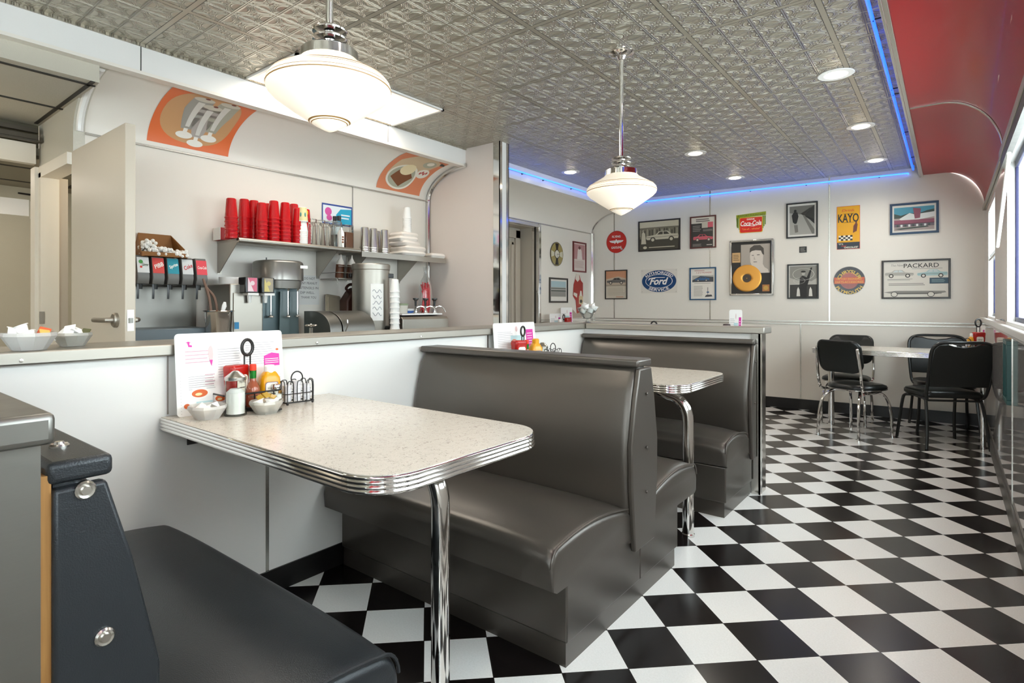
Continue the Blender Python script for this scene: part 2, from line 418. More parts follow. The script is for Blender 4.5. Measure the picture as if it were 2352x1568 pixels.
# alcove wall and the dining part of the left wall with a doorway
m = M(); m.box(XL-.1, 1.12, 0, XL, 4.0, ZCB+.3); m.box(XL, 3.08, 1.0, XL+.004, 3.09, ZCB, 1); m.box(XL, 1.95, 1.0, XL+.003, 1.955, 1.2, 1)
struct('wall_left', m, [WALLM, ALU])
DY0, DY1 = 4.75, 5.96
m = M(); m.box(XL-.1, 4.12, 0, XL, DY0, ZCB+.3); m.box(XL-.1, DY1, 0, XL, 7.5, ZCB+.3); m.box(XL-.1, DY0, 2.2, XL, DY1, ZCB+.3)
m.box(XL, DY1+.0, 1.03, XL+.006, 7.36, 1.036, 1); m.box(XL, DY1+.0, .995, XL+.006, 7.36, 1.005, 1)
struct('wall_hall', m, [WALLM, ALU])
GREYD = mat('grey_beige_paint', '#b9b0a2', .45); BEIGE = mat('beige_paint', '#b8ad9d', .5)
m = M(); m.box(XL-.32, DY1, 0, XL-.1, DY1+.06, 2.3); m.box(XL-.32, DY0-.06, 0, XL-.1, DY0, 2.3); m.box(XL-.32, DY0, 2.2, XL-.1, DY1, 2.3); struct('trim_10', m, GREYD)
d = struct('door_2', M().box(XL-.34, DY0, 0, XL-.29, DY1, 2.2), GREYD)
m = M(); m.box(XL-.29, DY0+.02, 0, XL-.262, DY0+.12, 2.17); m.box(XL-.29, DY1-.12, 0, XL-.262, DY1-.02, 2.17); m.box(XL-.29, DY0+.02, 2.07, XL-.262, DY1-.02, 2.17)
m.box(XL-.29, DY1-.2, .1, XL-.275, DY1-.15, 2.02); m.box(XL-.29, DY0+.15, 1.98, XL-.275, DY1-.15, 2.03); part('door_casing', m, BEIGE, d, bev=.006)
m = M(); m.cyl((XL-.255, DY1-.42, 1.12), (XL-.255, DY1-.36, 1.42), .014); m.cyl((XL-.255, DY1-.36, 1.4), (XL-.29, DY1-.36, 1.4), .008); part('door_handle', m, ALU, d)
# chrome edged openings
m = M()
for y in (DY1,): m.box(XL-.1, y-.004, 0, XL+.012, y+.045, ZCB-.01); m.box(XL-.06, y-.012, 0, XL-.035, y, ZCB-.02, 1)
m.box(XL-.02, DY0, 2.195, XL+.012, DY1, 2.23); struct('trim_11', m, [CHROME, DARK], bev=.004)
m = M(); p0 = fw(-4.0, 1.0); m.box(XL, p0.y-.05, 1.0, XL+.012, p0.y-.005, ZCB); m.box(XL+.0, p0.y-.02, 1.0, XL+.04, p0.y-.004, ZCB)
m.tube([(lcove(i/14)[0]+.004, p0.y-.015+.033*i/14*0, lcove(i/14)[1]-.004) for i in range(15)], .012, 6)
struct('trim_12', m, CHROME)
# end wall of the alcove with chrome edged post
struct('wall_end', M().box(XL, 4.0, 0, -3.10, 4.12, CZ), mat('pinkish_white_panel', '#ddd0c7', .35))
m = M(); m.box(-3.165, 3.992, 0, -3.094, 4.0, CZ); m.box(-3.10, 3.992, 0, -3.094, 4.03, CZ); m.box(-3.10, 4.09, 0, -3.092, 4.128, CZ); m.box(-3.1, 4.03, 0, -3.096, 4.09, CZ, 1); m.box(-3.14, 4.12, 0, -3.092, 4.128, CZ)
m.box(XL, 3.99, ZCB-.02, XL+.012, 4.0, ZCB-.01)
m.tube([(lcove(i/14)[0]+.02, 3.985, lcove(i/14)[1]-.012) for i in range(15)] + [(XL+.02, 3.985, 1.0)], .013, 6, flat=1.6)
struct('trim_13', m, [CHROME, WHITE])
# service passage: kitchen side wall with cove edge, dropped ceiling, beam, rear wall
prof = [(XH-.06, 2.68), (XH-.06, 2.52)] + [lcove(i/12) for i in range(2, 13)] + [(XL, 0.0), (-4.03, 0), (-4.03, 2.06), (-4.58, 2.06), (-4.58, 0), (-4.72, 0), (-4.72, 2.68)]
m = M(); m.prism([(x, 1.06, z) for x, z in prof], (0, .06, 0)); struct('wall_kitchen', m, STIP)
m = M(); m.tube([(lcove(i/12)[0]+.012, 1.09, lcove(i/12)[1]-.0) for i in range(2, 13)], .02, 8, flat=1); struct('trim_14', m, WHITE)
m = M(); m.box(-4.60, 1.03, 0, -4.55, 1.13, 2.08); m.box(-4.60, 1.03, 2.05, -4.0, 1.13, 2.12); m.box(-4.62, 1.12, 0, -4.56, 1.18, 2.06, 1); m.box(-4.7, 1.01, 0, -4.6, 1.06, 2.12)
m.box(-4.56, 1.025, 1.1, -4.545, 1.05, 1.18, 2); struct('trim_15', m, [CREAM, BEIGE, STEEL])
struct('wall_pantry', M().box(-6.2, 2.0, 0, -4.1, 2.06, 2.5).box(-6.2, 1.12, 2.5, -4.1, 2.06, 2.56), CREAM)
d = struct('door_1', M().box(-3.80, 1.0, .02, -3.0, 1.045, 2.08), mat('door_paint', '#c9bdab', .4), bev=.003)
m = M(); a = at(268, 735, Y=1.0); m.lathe([(0,0),(.036,0),(.036,.012),(.03,.018),(0,.018)], (0,0,0), 24); m.xf(Matrix.Translation(a) @ Matrix.Rotation(PI/2, 4, 'X'))
m.tube([(a.x, .985, a.z), (a.x, .955, a.z), (a.x-.03, .945, a.z), (a.x-.13, .943, a.z)], .012, 10)
m.tube([(a.x, 1.04, a.z), (a.x, 1.085, a.z), (a.x-.02, 1.1, a.z), (a.x-.13, 1.1, a.z)], .012, 10); part('door_handle', m, STEEL, d)
m = M(); m.box(-3.0, 1.008, a.z-.05, -2.997, 1.037, a.z+.05); m.box(-2.997, 1.015, a.z-.012, -2.985, 1.03, a.z+.012, 1); part('latch_plate', m, [ALU, STEELD], d)
m = M(); m.box(-4.74, -2.7, 2.42, XH-.05, 1.06, 2.66)
for x in (-3.62, -4.2): m.box(x-.01, -2.7, 2.415, x+.01, 1.06, 2.42, 1)
for y in (-1.9, -1.3, -.7, -.1, .5, 1.03): m.box(-4.66, y-.01, 2.415, XH-.05, y+.01, 2.42, 1)
struct('ceiling_service', m, [TILEW, DARK])
m = M(); m.box(-6.2, -2.7, 2.22, -4.72, 2.0, 2.27)
for x in (-5.2, -5.8): m.box(x-.012, -2.7, 2.215, x+.012, 2.0, 2.22, 1)
for y in (-.9, -.3, .3, .9, 1.5): m.box(-6.2, y-.012, 2.215, -4.72, y+.012, 2.22, 1)
struct('ceiling_pantry', m, [mat('grey_acoustic_tile', '#8f8979', .8), DARK])
struct('trim_16', M().box(-4.72, -2.7, 2.15, -4.66, 1.03, 2.28), CREAM)
struct('trim_17', M().box(-4.76, -2.7, 2.2, -4.725, 1.06, 2.66), mat('dark_leak_plate', '#57513f', .6))  # dark plate added to stop daylight leaking in between the two ceilings
struct('wall_rear', M().box(-6.2, -2.7, 0, -6.1, 2.0, 2.3), mat('grey_textured_wall', '#b0a996', .6, bump=(160, .4, .004)))
# half wall under the bar, divider walls
m = M(); m.box(-2.45, -2.7, 0, -2.23, 4.1, 1.036); m.box(-2.23, 1.27, .1, -2.2285, 1.285, 1.036, 1); m.box(-2.23, 2.75, .1, -2.2285, 2.765, 1.036, 1); m.box(-2.23, .88, .82, -2.229, .886, 1.036, 1)
struct('wall_half', m, [WHITE, ALU])
struct('baseboard_half', M().box(-2.23, -2.7, 0, -2.222, 3.95, .10), BLACK)
m = M(); m.box(-2.23, 3.96, 0, -.955, 4.09, 1.036)
m.box(-1.0, 3.953, 0, -.945, 3.96, 1.036, 1); m.box(-.955, 3.953, 0, -.945, 4.10, 1.036, 1)
m.box(-.945, 3.985, 0, -.94, 3.995, 1.036, 2); struct('wall_divider', m, [WHITE, mat('polished_steel_edge', '#cfccc5', .2, 1), CHROME])
m = M(); m.box(-2.23, .03, 0, -.955, .212, 1.036); m.box(-.955, .028, 0, -.945, .214, 1.036, 1); struct('wall_front', m, [WHITE, STEELD])

# ================================================================== BOOTHS
def loft(m, xs, fn, mi=0):
    rows = [[m.bm.verts.new((x, y, z)) for y, z in fn(x)] for x in xs]; n = len(rows[0])
    for a, b in zip(rows, rows[1:]):
        for k in range(n): m._f([a[k], a[(k+1) % n], b[(k+1) % n], b[k]], mi)
    m._f(rows[0][::-1], mi); m._f(rows[-1], mi)
    return m
def ease(x, W, r):   # 0 at the ends rising to 1 within r
    d = min(x, W-x)
    return 1 if d >= r else math.sqrt(max(0, 1-(1-d/r)**2))
def xs_for(W, r=.035): return [0, r*.08, r*.3, r*.6, r] + [r+(W-2*r)*i/14 for i in range(1, 14)] + [W-r, W-r*.6, W-r*.3, W-r*.08, W]
def seat_profile(front, back=.125, dz=0):
    def f(x, W=1.232):
        e = ease(x, W, .035); crown = .035*(1-(2*x/W-1)**4)*1
        out = [(back-.02, .29), (back-.02, .38+dz)]
        n = 12; L = front-back-.05
        for i in range(n+1):
            t = i/n; y = back + L*t
            z = .392 + dz + .055*math.sin(PI*min(1, .12+.62*t)) + crown*math.sin(PI*(.15+.7*t)) - (1-e)*.022
            out.append((y, z))
        zt = out[-1][1]; y0 = out[-1][0]
        for i in range(1, 7):
            p = i/6*PI/2; out.append((y0+.05*math.sin(p)-(1-e)*.008, zt-.06*(1-math.cos(p))))
        out.append((front-.012, .30)); out.append((front-.03, .29))
        return out
    return f
def back_profile(top, bot):
    def f(x, W=1.2):
        e = ease(x, W, .03); out = [(.0, .27)]
        for i in range(15):
            t = i/14; z = .275 + .695*t
            base = bot if z < .6 else bot + (top-bot)*((z-.6)/.37)
            base += .018*math.sin(PI*min(1, max(0, (z-.45)/.52)))
            out.append((base - (1-e)*.02 - (.02 if i == 14 else 0), z))
        out.append((0, .972))
        return out
    return f
def booth(name_label, yc, sides, W=1.232, vin=VINYL, studs=(), capw=None, group='vinyl booth seats'):
    """sides: list of (sign, top offset, bottom offset, seat front offset, base offset)"""
    t = thing('booth_bench', name_label, 'booth seat', (-2.214, yc, 0))
    tops = [s[0]*s[1] for s in sides] + ([0] if len(sides) == 1 else [])
    lo, hi = min(tops), max(tops)
    for sg, top, bot, front, base in sides:
        fy = lambda pr, sg=sg: (lambda x: [(sg*y, z) for y, z in pr(x, W)])
        part('backrest', loft(M(), xs_for(W), fy(back_profile(top, bot))), vin, t, ang=50)
        s = part('seat', loft(M(), xs_for(W), fy(seat_profile(front))), vin, t, ang=50)
        e = [p for p in seat_profile(front)(W-.03, W) if p[1] > .3]
        part('piping', M().tube([(W-.003, sg*y, z+.001) for y, z in e[1:]], .0045, 6), vin, s)
        y0, y1 = sorted((0, sg*base)); part('base', M().box(.0, y0, .088, W-.008, y1, .292), vin, t, bev=.006)
        y0, y1 = sorted((0, sg*(base-.012))); part('kick_strip', M().box(.0, y0, 0, W-.02, y1, .088), BLACK if vin is not VINYL else vin, t)
    # upholstered end panel that follows the back
    def edge(sg, top, bot): return [(sg*(top+.0), .965), (sg*(top+(bot-top)*.35+.012), .84), (sg*(bot+.008), .66), (sg*(bot+.006), .5), (sg*(bot-.022), .24)]
    L = edge(*sides[0][:3]); Rr = edge(*sides[1][:3]) if len(sides) > 1 else [(-sides[0][0]*.004, z) for z in (.965, .84, .66, .5, .24)]
    out = L + Rr[::-1]
    m = M(); m.prism([(W-.004, y, z) for y, z in out], (.022, 0, 0))
    ep = part('end_panel', m, vin, t, bev=.006, ang=50)
    part('top_cap', M().box(0, lo-.010, .970, W+.014, hi+.010, 1.002), vin, t, bev=.009, seg=3, ang=50)
    for (y, z) in studs:
        k = 1 if vin is VINYL_SHADED else .5
        m = M(); m.lathe([(r_*k, z_*k+(0 if k == 1 else .005)) for r_, z_ in ((0, .009), (.006, .009), (.0075, .005), (.011, .006), (.0135, .003), (.0135, -.004))], (0,0,0), 16)
        if z > .99: m.xf(Matrix.Translation((W-.09, y, 1.002)))
        else: m.xf(Matrix.Translation((W+.018, y, z)) @ Matrix.Rotation(PI/2, 4, 'Y'))
        part('stud', m, ALU if vin is VINYL_SHADED else vin, t)
    return t
b1 = booth('near shade-darkened vinyl booth bench with metal studs on its side, against the steel end wall', .236, [(1, .062, .128, .655, .56)], vin=VINYL_SHADED, studs=[(.034, .957), (.058, .735), (.03, 1.0)])
m = M(); m.box(0, -.022, .02, 1.242, -.004, .985); part('plywood_back', m, PLY, b1, label='raw plywood back edge')
booth('double-sided grey vinyl booth bench standing between the two booth tables', 2.225, [(-1, .058, .122, .685, .58), (1, .055, .112, .655, .42)], studs=[(.0, .86), (.0, .64), (-.005, .46)])
booth('grey vinyl booth bench with its back against the steel capped divider', 3.936, [(-1, .03, .095, .57, .55)], studs=[(-.03, .86), (-.05, .6)])

# ================================================================== TABLES
def ttop(x0, x1, y0, y1, r, z, th=.046):
    top = M(); pts = rrect(x0, y0, x1, y1, r, 8)
    top.prism([(x, y, z-th+.003) for x, y in pts], (0, 0, th-.003))
    ed = M(); n = len(pts); P = [Vector((x, y, 0)) for x, y in pts]
    rows = []
    prof = []
    for k in range(4):
        zb = z-.002-th*k/4; h = th/4
        prof += [(.001, zb), (.0055, zb-h*.3), (.0055, zb-h*.65), (.001, zb-h*.97)]
    nor = []
    for i in range(n):
        a, b = P[i-1], P[(i+1) % n]; t_ = (b-a).normalized(); nor.append(Vector((t_.y, -t_.x, 0)))
    for o_, zz in prof: rows.append([ed.bm.verts.new(P[i] + nor[i]*o_ + Vector((0,0,zz))) for i in range(n)])
    for a, b in zip(rows, rows[1:]):
        for i in range(n): ed._f([a[i], a[(i+1) % n], b[(i+1) % n], b[i]], 0)
    return top, ed
T1 = .815
def booth_table(label, y0, y1, leg, L=1.221, ztop=.80):
    t = thing('booth_table', label, 'table', (-2.221, (y0+y1)/2, 0))
    h = (y1-y0)/2; top, ed = ttop(0, L, -h, h, (.0, .13, .13, .0), ztop)
    tp = part('tabletop', top, LAM, t); part('ribbed_edge', ed, CHROME, tp, ang=60)
    lx, ly = leg[0]+2.221, leg[1]-(y0+y1)/2
    pts = [(lx, ly, .004), (lx, ly, .3), (lx, ly, .60)] + [(lx-.10*(1-math.cos(a)), ly, .60+.12*math.sin(a)) for a in [i/8*PI/2 for i in range(1, 9)]] + [(lx-.16, ly, .745)]
    pts = [(a, b, c if c < .5 else c-.80+ztop) for a, b, c in pts]; m = M(); m.tube(pts, .029, 14); m.lathe([(.034, 0), (.034, .012), (.029, .016)], (lx, ly, 0), 14); m.box(lx-.26, ly-.05, ztop-.062, lx-.02, ly+.05, ztop-.045)
    part('leg', m, CHROME, t)
    for y in (-h+.12, h-.12):
        m = M(); m.box(0, y-.03, ztop-.118, .006, y+.03, ztop-.048); m.box(0, y-.03, ztop-.054, .12, y+.03, ztop-.047); part('bracket', m, BLACK, t)
    return t
booth_table('speckled white booth table nearest the camera, with sugar shaker and mustard at its wall end', .857, 1.58, (-1.195, 1.25), L=1.2, ztop=T1)
booth_table('speckled white booth table behind the double-sided bench, under the second pendant lamp', 2.86, 3.63, (-1.075, 3.02), L=1.175, ztop=.812)

# ================================================================== CHAIRS
def chrome_chair(label, loc, rz):
    t = thing('dining_chair', label, 'chair', loc, rz)
    s = M()
    pr = rrect(-.205, -.2, .205, .21, (.16, .16, .09, .09), 8); pr = pr
    rows = []
    for k, (sc_, z) in enumerate(((.95, .435), (1, .445), (1.01, .46), (.98, .478), (.85, .492), (.5, .50), (.1, .503))):
        rows.append([s.bm.verts.new((x*sc_, y*sc_, z)) for x, y in pr])
    n = len(pr)
    for a, b in zip(rows, rows[1:]):
        for i in range(n): s._f([a[i], a[(i+1) % n], b[(i+1) % n], b[i]], 0)
    s._f(rows[0][::-1], 0); s._f(rows[-1], 0); st = part('seat', s, CHAIRV, t, ang=60)
    m = M(); e = [(x*1.0, y*1.0, .443) for x, y in pr]; m.tube(e, .006, 6, closed=True); part('seat_band', m, CHROME, st)
    # padded back, gently bowed
    bm_ = M(); pb = rrect(-.205, .60, .205, .90, (.09, .09, .075, .075), 8)
    def bow(x, z, o): return (x, -.235 - .06*(z-.6)/.3 + .05*(x/.2)**2*.9 + o, z)
    rows = [[bm_.bm.verts.new(bow(x*k, .75+(z-.75)*k, o)) for x, z in pb] for k, o in ((.9, -.02), (.98, -.016), (1, -.004), (1, .004), (.98, .014), (.88, .022), (.5, .028))]
    for a, b in zip(rows, rows[1:]):
        for i in range(n): bm_._f([a[i], a[(i+1) % n], b[(i+1) % n], b[i]], 0)
    bm_._f(rows[0][::-1], 0); bm_._f(rows[-1], 0); part('backrest', bm_, CHAIRV, t, ang=60)
    for sx in (-1, 1):
        m = M(); m.tube(spl([(sx*.17, .10, .425), (sx*.19, -.08, .422), (sx*.2, -.19, .44), (sx*.202, -.225, .52), (sx*.2, -.245, .66), (sx*.19, -.272, .82)], 6), .0125, 10); m.ball((sx*.19, -.272, .822), .013, 0, 8, 6); part('back_post', m, CHROME, t)
        for sy in (-1, 1):
            m = M(); fx, fy = sx*.19, (.24 if sy > 0 else -.25)
            m.tube(spl([(sx*.06, sy*.05, .422), (sx*.12, sy*.12, .42), (sx*.165, fy*.8, .36), (sx*.185, fy*.97, .22), (fx, fy, .0)], 6), .0125, 10); m.cyl((fx, fy, 0), (fx, fy, .014), .016, 10, 0)
            part('leg', m, CHROME, t)
    return t
def black_chair(label, loc, rz):
    t = thing('dining_chair', label, 'chair', loc, rz)
    m = M(); pr = rrect(-.225, -.2, .225, .22, (.05, .05, .1, .1), 6); rows = []; n = len(pr)
    for sc_, z in ((.96, .43), (1, .44), (1.0, .462), (.95, .48), (.8, .49), (.3, .497)): rows.append([m.bm.verts.new((x*sc_, y*sc_, z)) for x, y in pr])
    for a, b in zip(rows, rows[1:]):
        for i in range(n): m._f([a[i], a[(i+1) % n], b[(i+1) % n], b[i]], 0)
    m._f(rows[0][::-1], 0); m._f(rows[-1], 0); part('seat', m, CHAIRV, t, ang=60)
    FR = mat('black_frame_paint', '#1b1d1c', .3)
    yb = lambda z: -.215 - .10*(z-.45)/.45
    # back frame hoop
    hoop = [(-.2, -.17, .42), (-.222, -.205, .46), (-.232, yb(.6), .6), (-.236, yb(.75), .75), (-.225, yb(.86), .86), (-.16, yb(.905), .905), (0, yb(.91)-.012, .91)]
    hoop = hoop + [(-x, y, z) for x, y, z in hoop[:-1]][::-1]
    part('back_frame', M().tube(spl(hoop, 6), .013, 10), FR, t)
    # padded back with a curved hand slot left above it
    pts = [(-.222, .53), (.222, .53), (.231, .75), (.224, .85), (.19, .89), (.12, .893), (.075, .878), (0, .868), (-.075, .878), (-.12, .893), (-.19, .89), (-.224, .85), (-.231, .75)]
    m = M(); m.prism([(x, yb(z)-.014, z) for x, z in pts], (0, .03, 0)); part('backrest', m, CHAIRV, t, bev=.008, ang=40)
    for sx in (-1, 1):
        m = M(); m.tube(spl([(sx*.19, .12, .425), (sx*.2, -.05, .418), (sx*.2, -.17, .42)], 5), .012, 8); part('seat_rail', m, FR, t)
        for sy in (-1, 1):
            fx, fy = sx*.238, (.235 if sy > 0 else -.24)
            m = M(); m.tube(spl([(sx*.195, sy*.10, .42), (sx*.205, sy*.16, .405), (sx*.213, sy*.185, .36), (sx*.225, fy*.93, .16), (fx, fy, 0)], 6), .0125, 8); part('leg', m, FR, t)
    m = M(); m.cyl((-.21, -.17, .405), (.21, -.17, .405), .009, 8); m.cyl((-.21, .15, .405), (.21, .15, .405), .009, 8); part('stretcher', m, FR, t)
    return t
chrome_chair('black padded chair with bent chrome legs, its back to the camera at the far table', (-.69, 6.34, 0), R(-26))
chrome_chair('black padded chair with chrome legs behind the far table, facing the camera', (-.83, 6.98, 0), R(178))
black_chair('black framed hand slot chair with its back to the camera by the window wall', (-.06, 6.43, 0), R(29))
black_chair('black framed chair with a hand slot behind the far table, facing the camera', (-.05, 7.16, 0), R(190))
t = thing('dining_table', 'white laminate table with ribbed metal edge standing against the window wall', 'table', (-.40, 6.68, 0))
top, ed = ttop(-.66, .655, -.34, .34, (.10, 0, 0, .10), .80); tp = part('tabletop', top, LAM, t); part('ribbed_edge', ed, CHROME, tp, ang=60)
part('leg', M().tube([(-.53, -.0, 0), (-.53, 0, .6), (-.5, 0, .70), (-.42, 0, .752)], .028, 12), CHROME, t); part('leg', M().tube([(.62, -.24, 0), (.62, -.24, .752)], .02, 12), CHROME, t)

# ================================================================== BAR TOPS
def slab(name, label, x0, y0, x1, y1, z0=1.037, z1=1.080, bev=.006, mt=STEEL):
    return one(name, label, 'counter', M().box(x0, y0, z0, x1, y1, z1), mt, bev=bev, seg=3)
cb = slab('bar_counter', 'long brushed steel counter on top of the white half wall behind the booths', -2.52, -2.6, -2.2, 4.12)
for y in (.45, 1.5, 2.15, 2.9):
    a = M(); a.lathe([(0, .003), (.006, .002), (.006, 0)], (0,0,0), 8); a.xf(Matrix.Translation((-2.2, y, 1.052)) @ Matrix.Rotation(PI/2, 4, 'Y')); part('screw', a, ALU, cb)
slab('divider_counter', 'brushed steel ledge capping the divider behind the farther booth bench', -2.198, 3.93, -.915, 4.125)
slab('end_wall_counter', 'thick dull steel cap on the end wall in front of the nearest booth bench', -2.198, .0, -.922, .226, bev=.009, mt=STEELD)

# ================================================================== LAMPS
GLOW = mat('opal_glass', '#fbf3e2', .3, emit=.40, ecol='#fff0d8'); BAND = mat('tan_enamel', '#9a7440', .4)
def pendant(label, x, y, dz=0):
    t = thing('pendant_lamp', label, 'pendant lamp', (x, y, CZ+dz), 0, 'diner pendant lamps')
    part('canopy', M().lathe([(0, -dz), (.072, -dz), (.072, -.008-dz), (.055, -.02-dz), (.03, -.026-dz), (.018, -.045-dz), (0, -.05-dz)], (0,0,0), 28), CHROME, t)
    part('rod', M().cyl((0,0,-.04-dz), (0,0,-.62), .0125, 14), CHROME, t)
    m = M(); pr = [(0, -.60)]
    for k in range(3):
        z = -.607 - .026*k; pr += [(.02, z), (.054, z-.002), (.056, z-.006), (.054, z-.010), (.024, z-.013)]
    pr += [(.024, -.685)]; part('ring_stack', m.lathe(pr, (0,0,0), 32), CHROME, t)
    part('fitter', M().lathe([(.03, -.672), (.08, -.674), (.091, -.682), (.093, -.715), (.088, -.722)], (0,0,0), 32), CHROME, t)
    S = [(.086, -.700), (.105, -.722), (.15, -.748), (.187, -.768), (.201, -.785), (.205, -.80), (.200, -.815), (.185, -.830), (.13, -.868), (.075, -.903), (.05, -.918), (.02, -.934), (0, -.942)]
    S = [(r_*.97, z_) for r_, z_ in S]
    sh = part('shade', M().lathe(S, (0,0,0), 48), GLOW, t, ang=60)
    def rat(z):
        for (r0, z0), (r1, z1) in zip(S, S[1:]):
            if z1 <= z <= z0: return r0 + (r1-r0)*(z0-z)/(z0-z1)
    for z, h in ((-.768, .003), (-.776, .0016), (-.793, .0016), (-.802, .0034), (-.907, .003), (-.9125, .0016)):
        part('painted_band', M().lathe([(rat(z)+.0008, z), (rat(z-h)+.0008, z-h)], (0,0,0), 48), BAND, sh)
    return t
pendant('opal glass pendant lamp above the nearest booth table', -1.562, 1.113, .045)
pendant('opal glass pendant lamp whose whole rod and ceiling canopy show, above the farther booth', -1.468, 3.04)
LENS = mat('lamp_lens', '#fff6e4', .4, emit=9, ecol='#fff0d6')
DL = [(1920, 171, 'recessed ceiling light nearest the camera in the row by the red cove'), (1977, 290, 'recessed ceiling light second from the far wall in the row by the red cove'), (2011, 368, 'recessed ceiling light closest to the far wall in the row by the red cove'),
      (1597, 352, 'recessed ceiling light just right of the farther pendant lamp'), (1688, 408, 'recessed ceiling light above the gold record, near the far wall'), (1310, 395, 'recessed ceiling light between the alcove post and the farther pendant lamp')]
t0 = None
for u, v, lab in DL:
    p = at(u, v, Z=CZ)
    if t0 is None:
        t0 = t = thing('ceiling_downlight', lab, 'ceiling light', p, 0, 'recessed round ceiling lights')
        part('trim_ring', M().lathe([(.062, -.001), (.066, -.004), (.098, -.004), (.102, -.001), (.102, .002)], (0,0,0), 32), WHITE, t)
        part('lens', M().lathe([(0, -.016), (.03, -.0145), (.05, -.010), (.064, -.003)], (0,0,0), 24), LENS, t)
    else: dup(t0, lab, p)
for x, y in ((-.56, 2.8), (-1.9, 1.0), (-.56, 1.2), (-.56, -.6), (-1.9, -1.0), (-3.0, -.4)):     # unseen lights added for fill, as if the rows carried on past the frame
    dup(t0, 'added recessed fill light overhead, unseen past the top of the view', (x, y, CZ))
t = thing('ceiling_panel_light', 'square cut fluorescent ceiling panel beside the white header over the service alcove', 'ceiling light', (-3.235, 2.475, CZ))
m = M()
for q in ((-.315, -.62, -.295, .62), (.295, -.62, .315, .62), (-.315, -.62, .315, -.60), (-.315, .60, .315, .62)): m.box(q[0], q[1], -.012, q[2], q[3], .0)
part('frame', m, WHITE, t); part('diffuser', M().box(-.295, -.60, -.006, .295, .60, -.002), mat('lit_diffuser', '#fff0dc', .5, emit=.95, ecol='#fde6cc'), t)
# neon tubes
def neon(label, pts, mt, clips, off):
    o = thing('neon_tube', label, 'neon light', pts[0]); b = Vector(pts[0])
    part('glass_tube', M().tube([Vector(p)-b for p in pts], .0085, 10), mt, o)
    for c in clips:
        c = Vector(c)-b; e = c + Vector(off); m = M(); m.cyl(c, e, .004, 6); m.ball(e, .009, 0, 8, 5); m.tube([c+Vector((0,0,-.0)), c+(e-c)*.1], .011, 8); part('clip', m, BLKP, o)
    return o
NB = mat('blue_neon', '#2a6cff', .3, emit=2.6, ecol='#0b49ff'); NBF = mat('pale_blue_neon', '#5a90ff', .3, emit=3.4, ecol='#2f6bff')
neon('long blue neon tube running along the edge of the red cove', [(-.292, -1.5, 2.615), (-.292, 7.33, 2.615), (-.292, 7.345, 2.625), (-.292, 7.35, 2.66)], NB, [(-.292, y, 2.615) for y in (2.2, 3.35, 4.5, 4.62, 5.7, 6.7)], (.05, 0, .0))
fz = 2.622
neon('blue neon tube across the top of the far picture wall', [fw(-3.42, fz, .05), fw(-.37, fz, .05), fw(-.35, fz, .045), fw(-.345, fz, .0)], NBF, [fw(s, fz, .05) for s in (-3.2, -2.5, -1.9, -1.3, -.6)], -FN*.05)
neon('blue neon tube on the white header right of the alcove post', [(-3.455, 4.2, 2.605), (-3.455, 7.25, 2.605)], NBF, [(-3.455, y, 2.605) for y in (4.9, 5.3, 5.9, 6.5)], (-.045, 0, -.0))

# ================================================================== PICTURES AND SIGNS
RF = Matrix((FE, Vector((0,0,1)), FN)).transposed(); RL = Matrix((Vector((0,1,0)), Vector((0,0,1)), Vector((1,0,0)))).transposed()
def spot(wall, u0, v0, u1, v1):
    P_ = farp if wall == 'far' else (lambda u, v: at(u, v, X=XL))
    uc, vc = (u0+u1)/2, (v0+v1)/2
    return P_(uc, vc), (P_(u1, vc)-P_(u0, vc)).length, (P_(uc, v0)-P_(uc, v1)).length, (RF if wall == 'far' else RL)
def ink(c): return mat('ink_'+c.strip('#'), c, .5)
def picture(name, label, cat, wall, box, frame, fw_, paper, inks, draw, mat_w=0):
    c, w, h, rot = spot(wall, *box)
    t = thing(name, label, cat, c, rot=rot)
    m = M(); x, y = w/2, h/2; f = fw_
    for q in ((-x, -y, x, -y+f), (-x, y-f, x, y), (-x, -y+f, -x+f, y-f), (x-f, -y+f, x, y-f)): m.box(q[0], q[1], 0, q[2], q[3], .018)
    part('frame', m, mat(frame[0], frame[1], .35, frame[2] if len(frame) > 2 else 0), t, bev=.0015)
    m = M(); iw, ih = w-2*f, h-2*f
    m.rect(-iw/2, -ih/2, iw/2, ih/2, 0, 0); draw(m, iw, ih)
    part('print', m, [ink(paper)] + [ink(k) for k in inks], t, loc=(0, 0, .006))
    return t
def sgn(name, label, cat, wall, box, inks, draw, th=.004):
    c, w, h, rot = spot(wall, *box)
    t = thing(name, label, cat, c, rot=rot); m = M(); draw(m, w, h)
    part('plate', m, [mat('enamel_'+k.strip('#'), k, .25) for k in inks], t, loc=(0, 0, th))
    return t
def car(m, cx, cy, w, h, layer, body, glass, tyre, hub, flip=1):
    f = lambda pts, l, mi: m.flat([(cx+flip*x*w, cy+y*h) for x, y in pts], l, mi)
    f([(-.5,-.1),(-.49,.12),(-.3,.18),(-.2,.22),(-.1,.48),(.16,.5),(.28,.24),(.48,.2),(.5,.05),(.49,-.18),(-.46,-.2)], layer, body)
    f([(-.15,.22),(-.075,.43),(.02,.45),(.02,.22)], layer+1, glass); f([(.045,.22),(.045,.45),(.15,.43),(.22,.22)], layer+1, glass)
    f([(-.48,.02),(.49,.06),(.49,.035),(-.48,-.005)], layer+1, tyre)
    for x in (-.29, .28): m.disc(cx+flip*x*w, cy-.2*h, .085*w, .085*w, layer+1, tyre, 16); m.disc(cx+flip*x*w, cy-.2*h, .05*w, .05*w, layer+2, hub, 14)
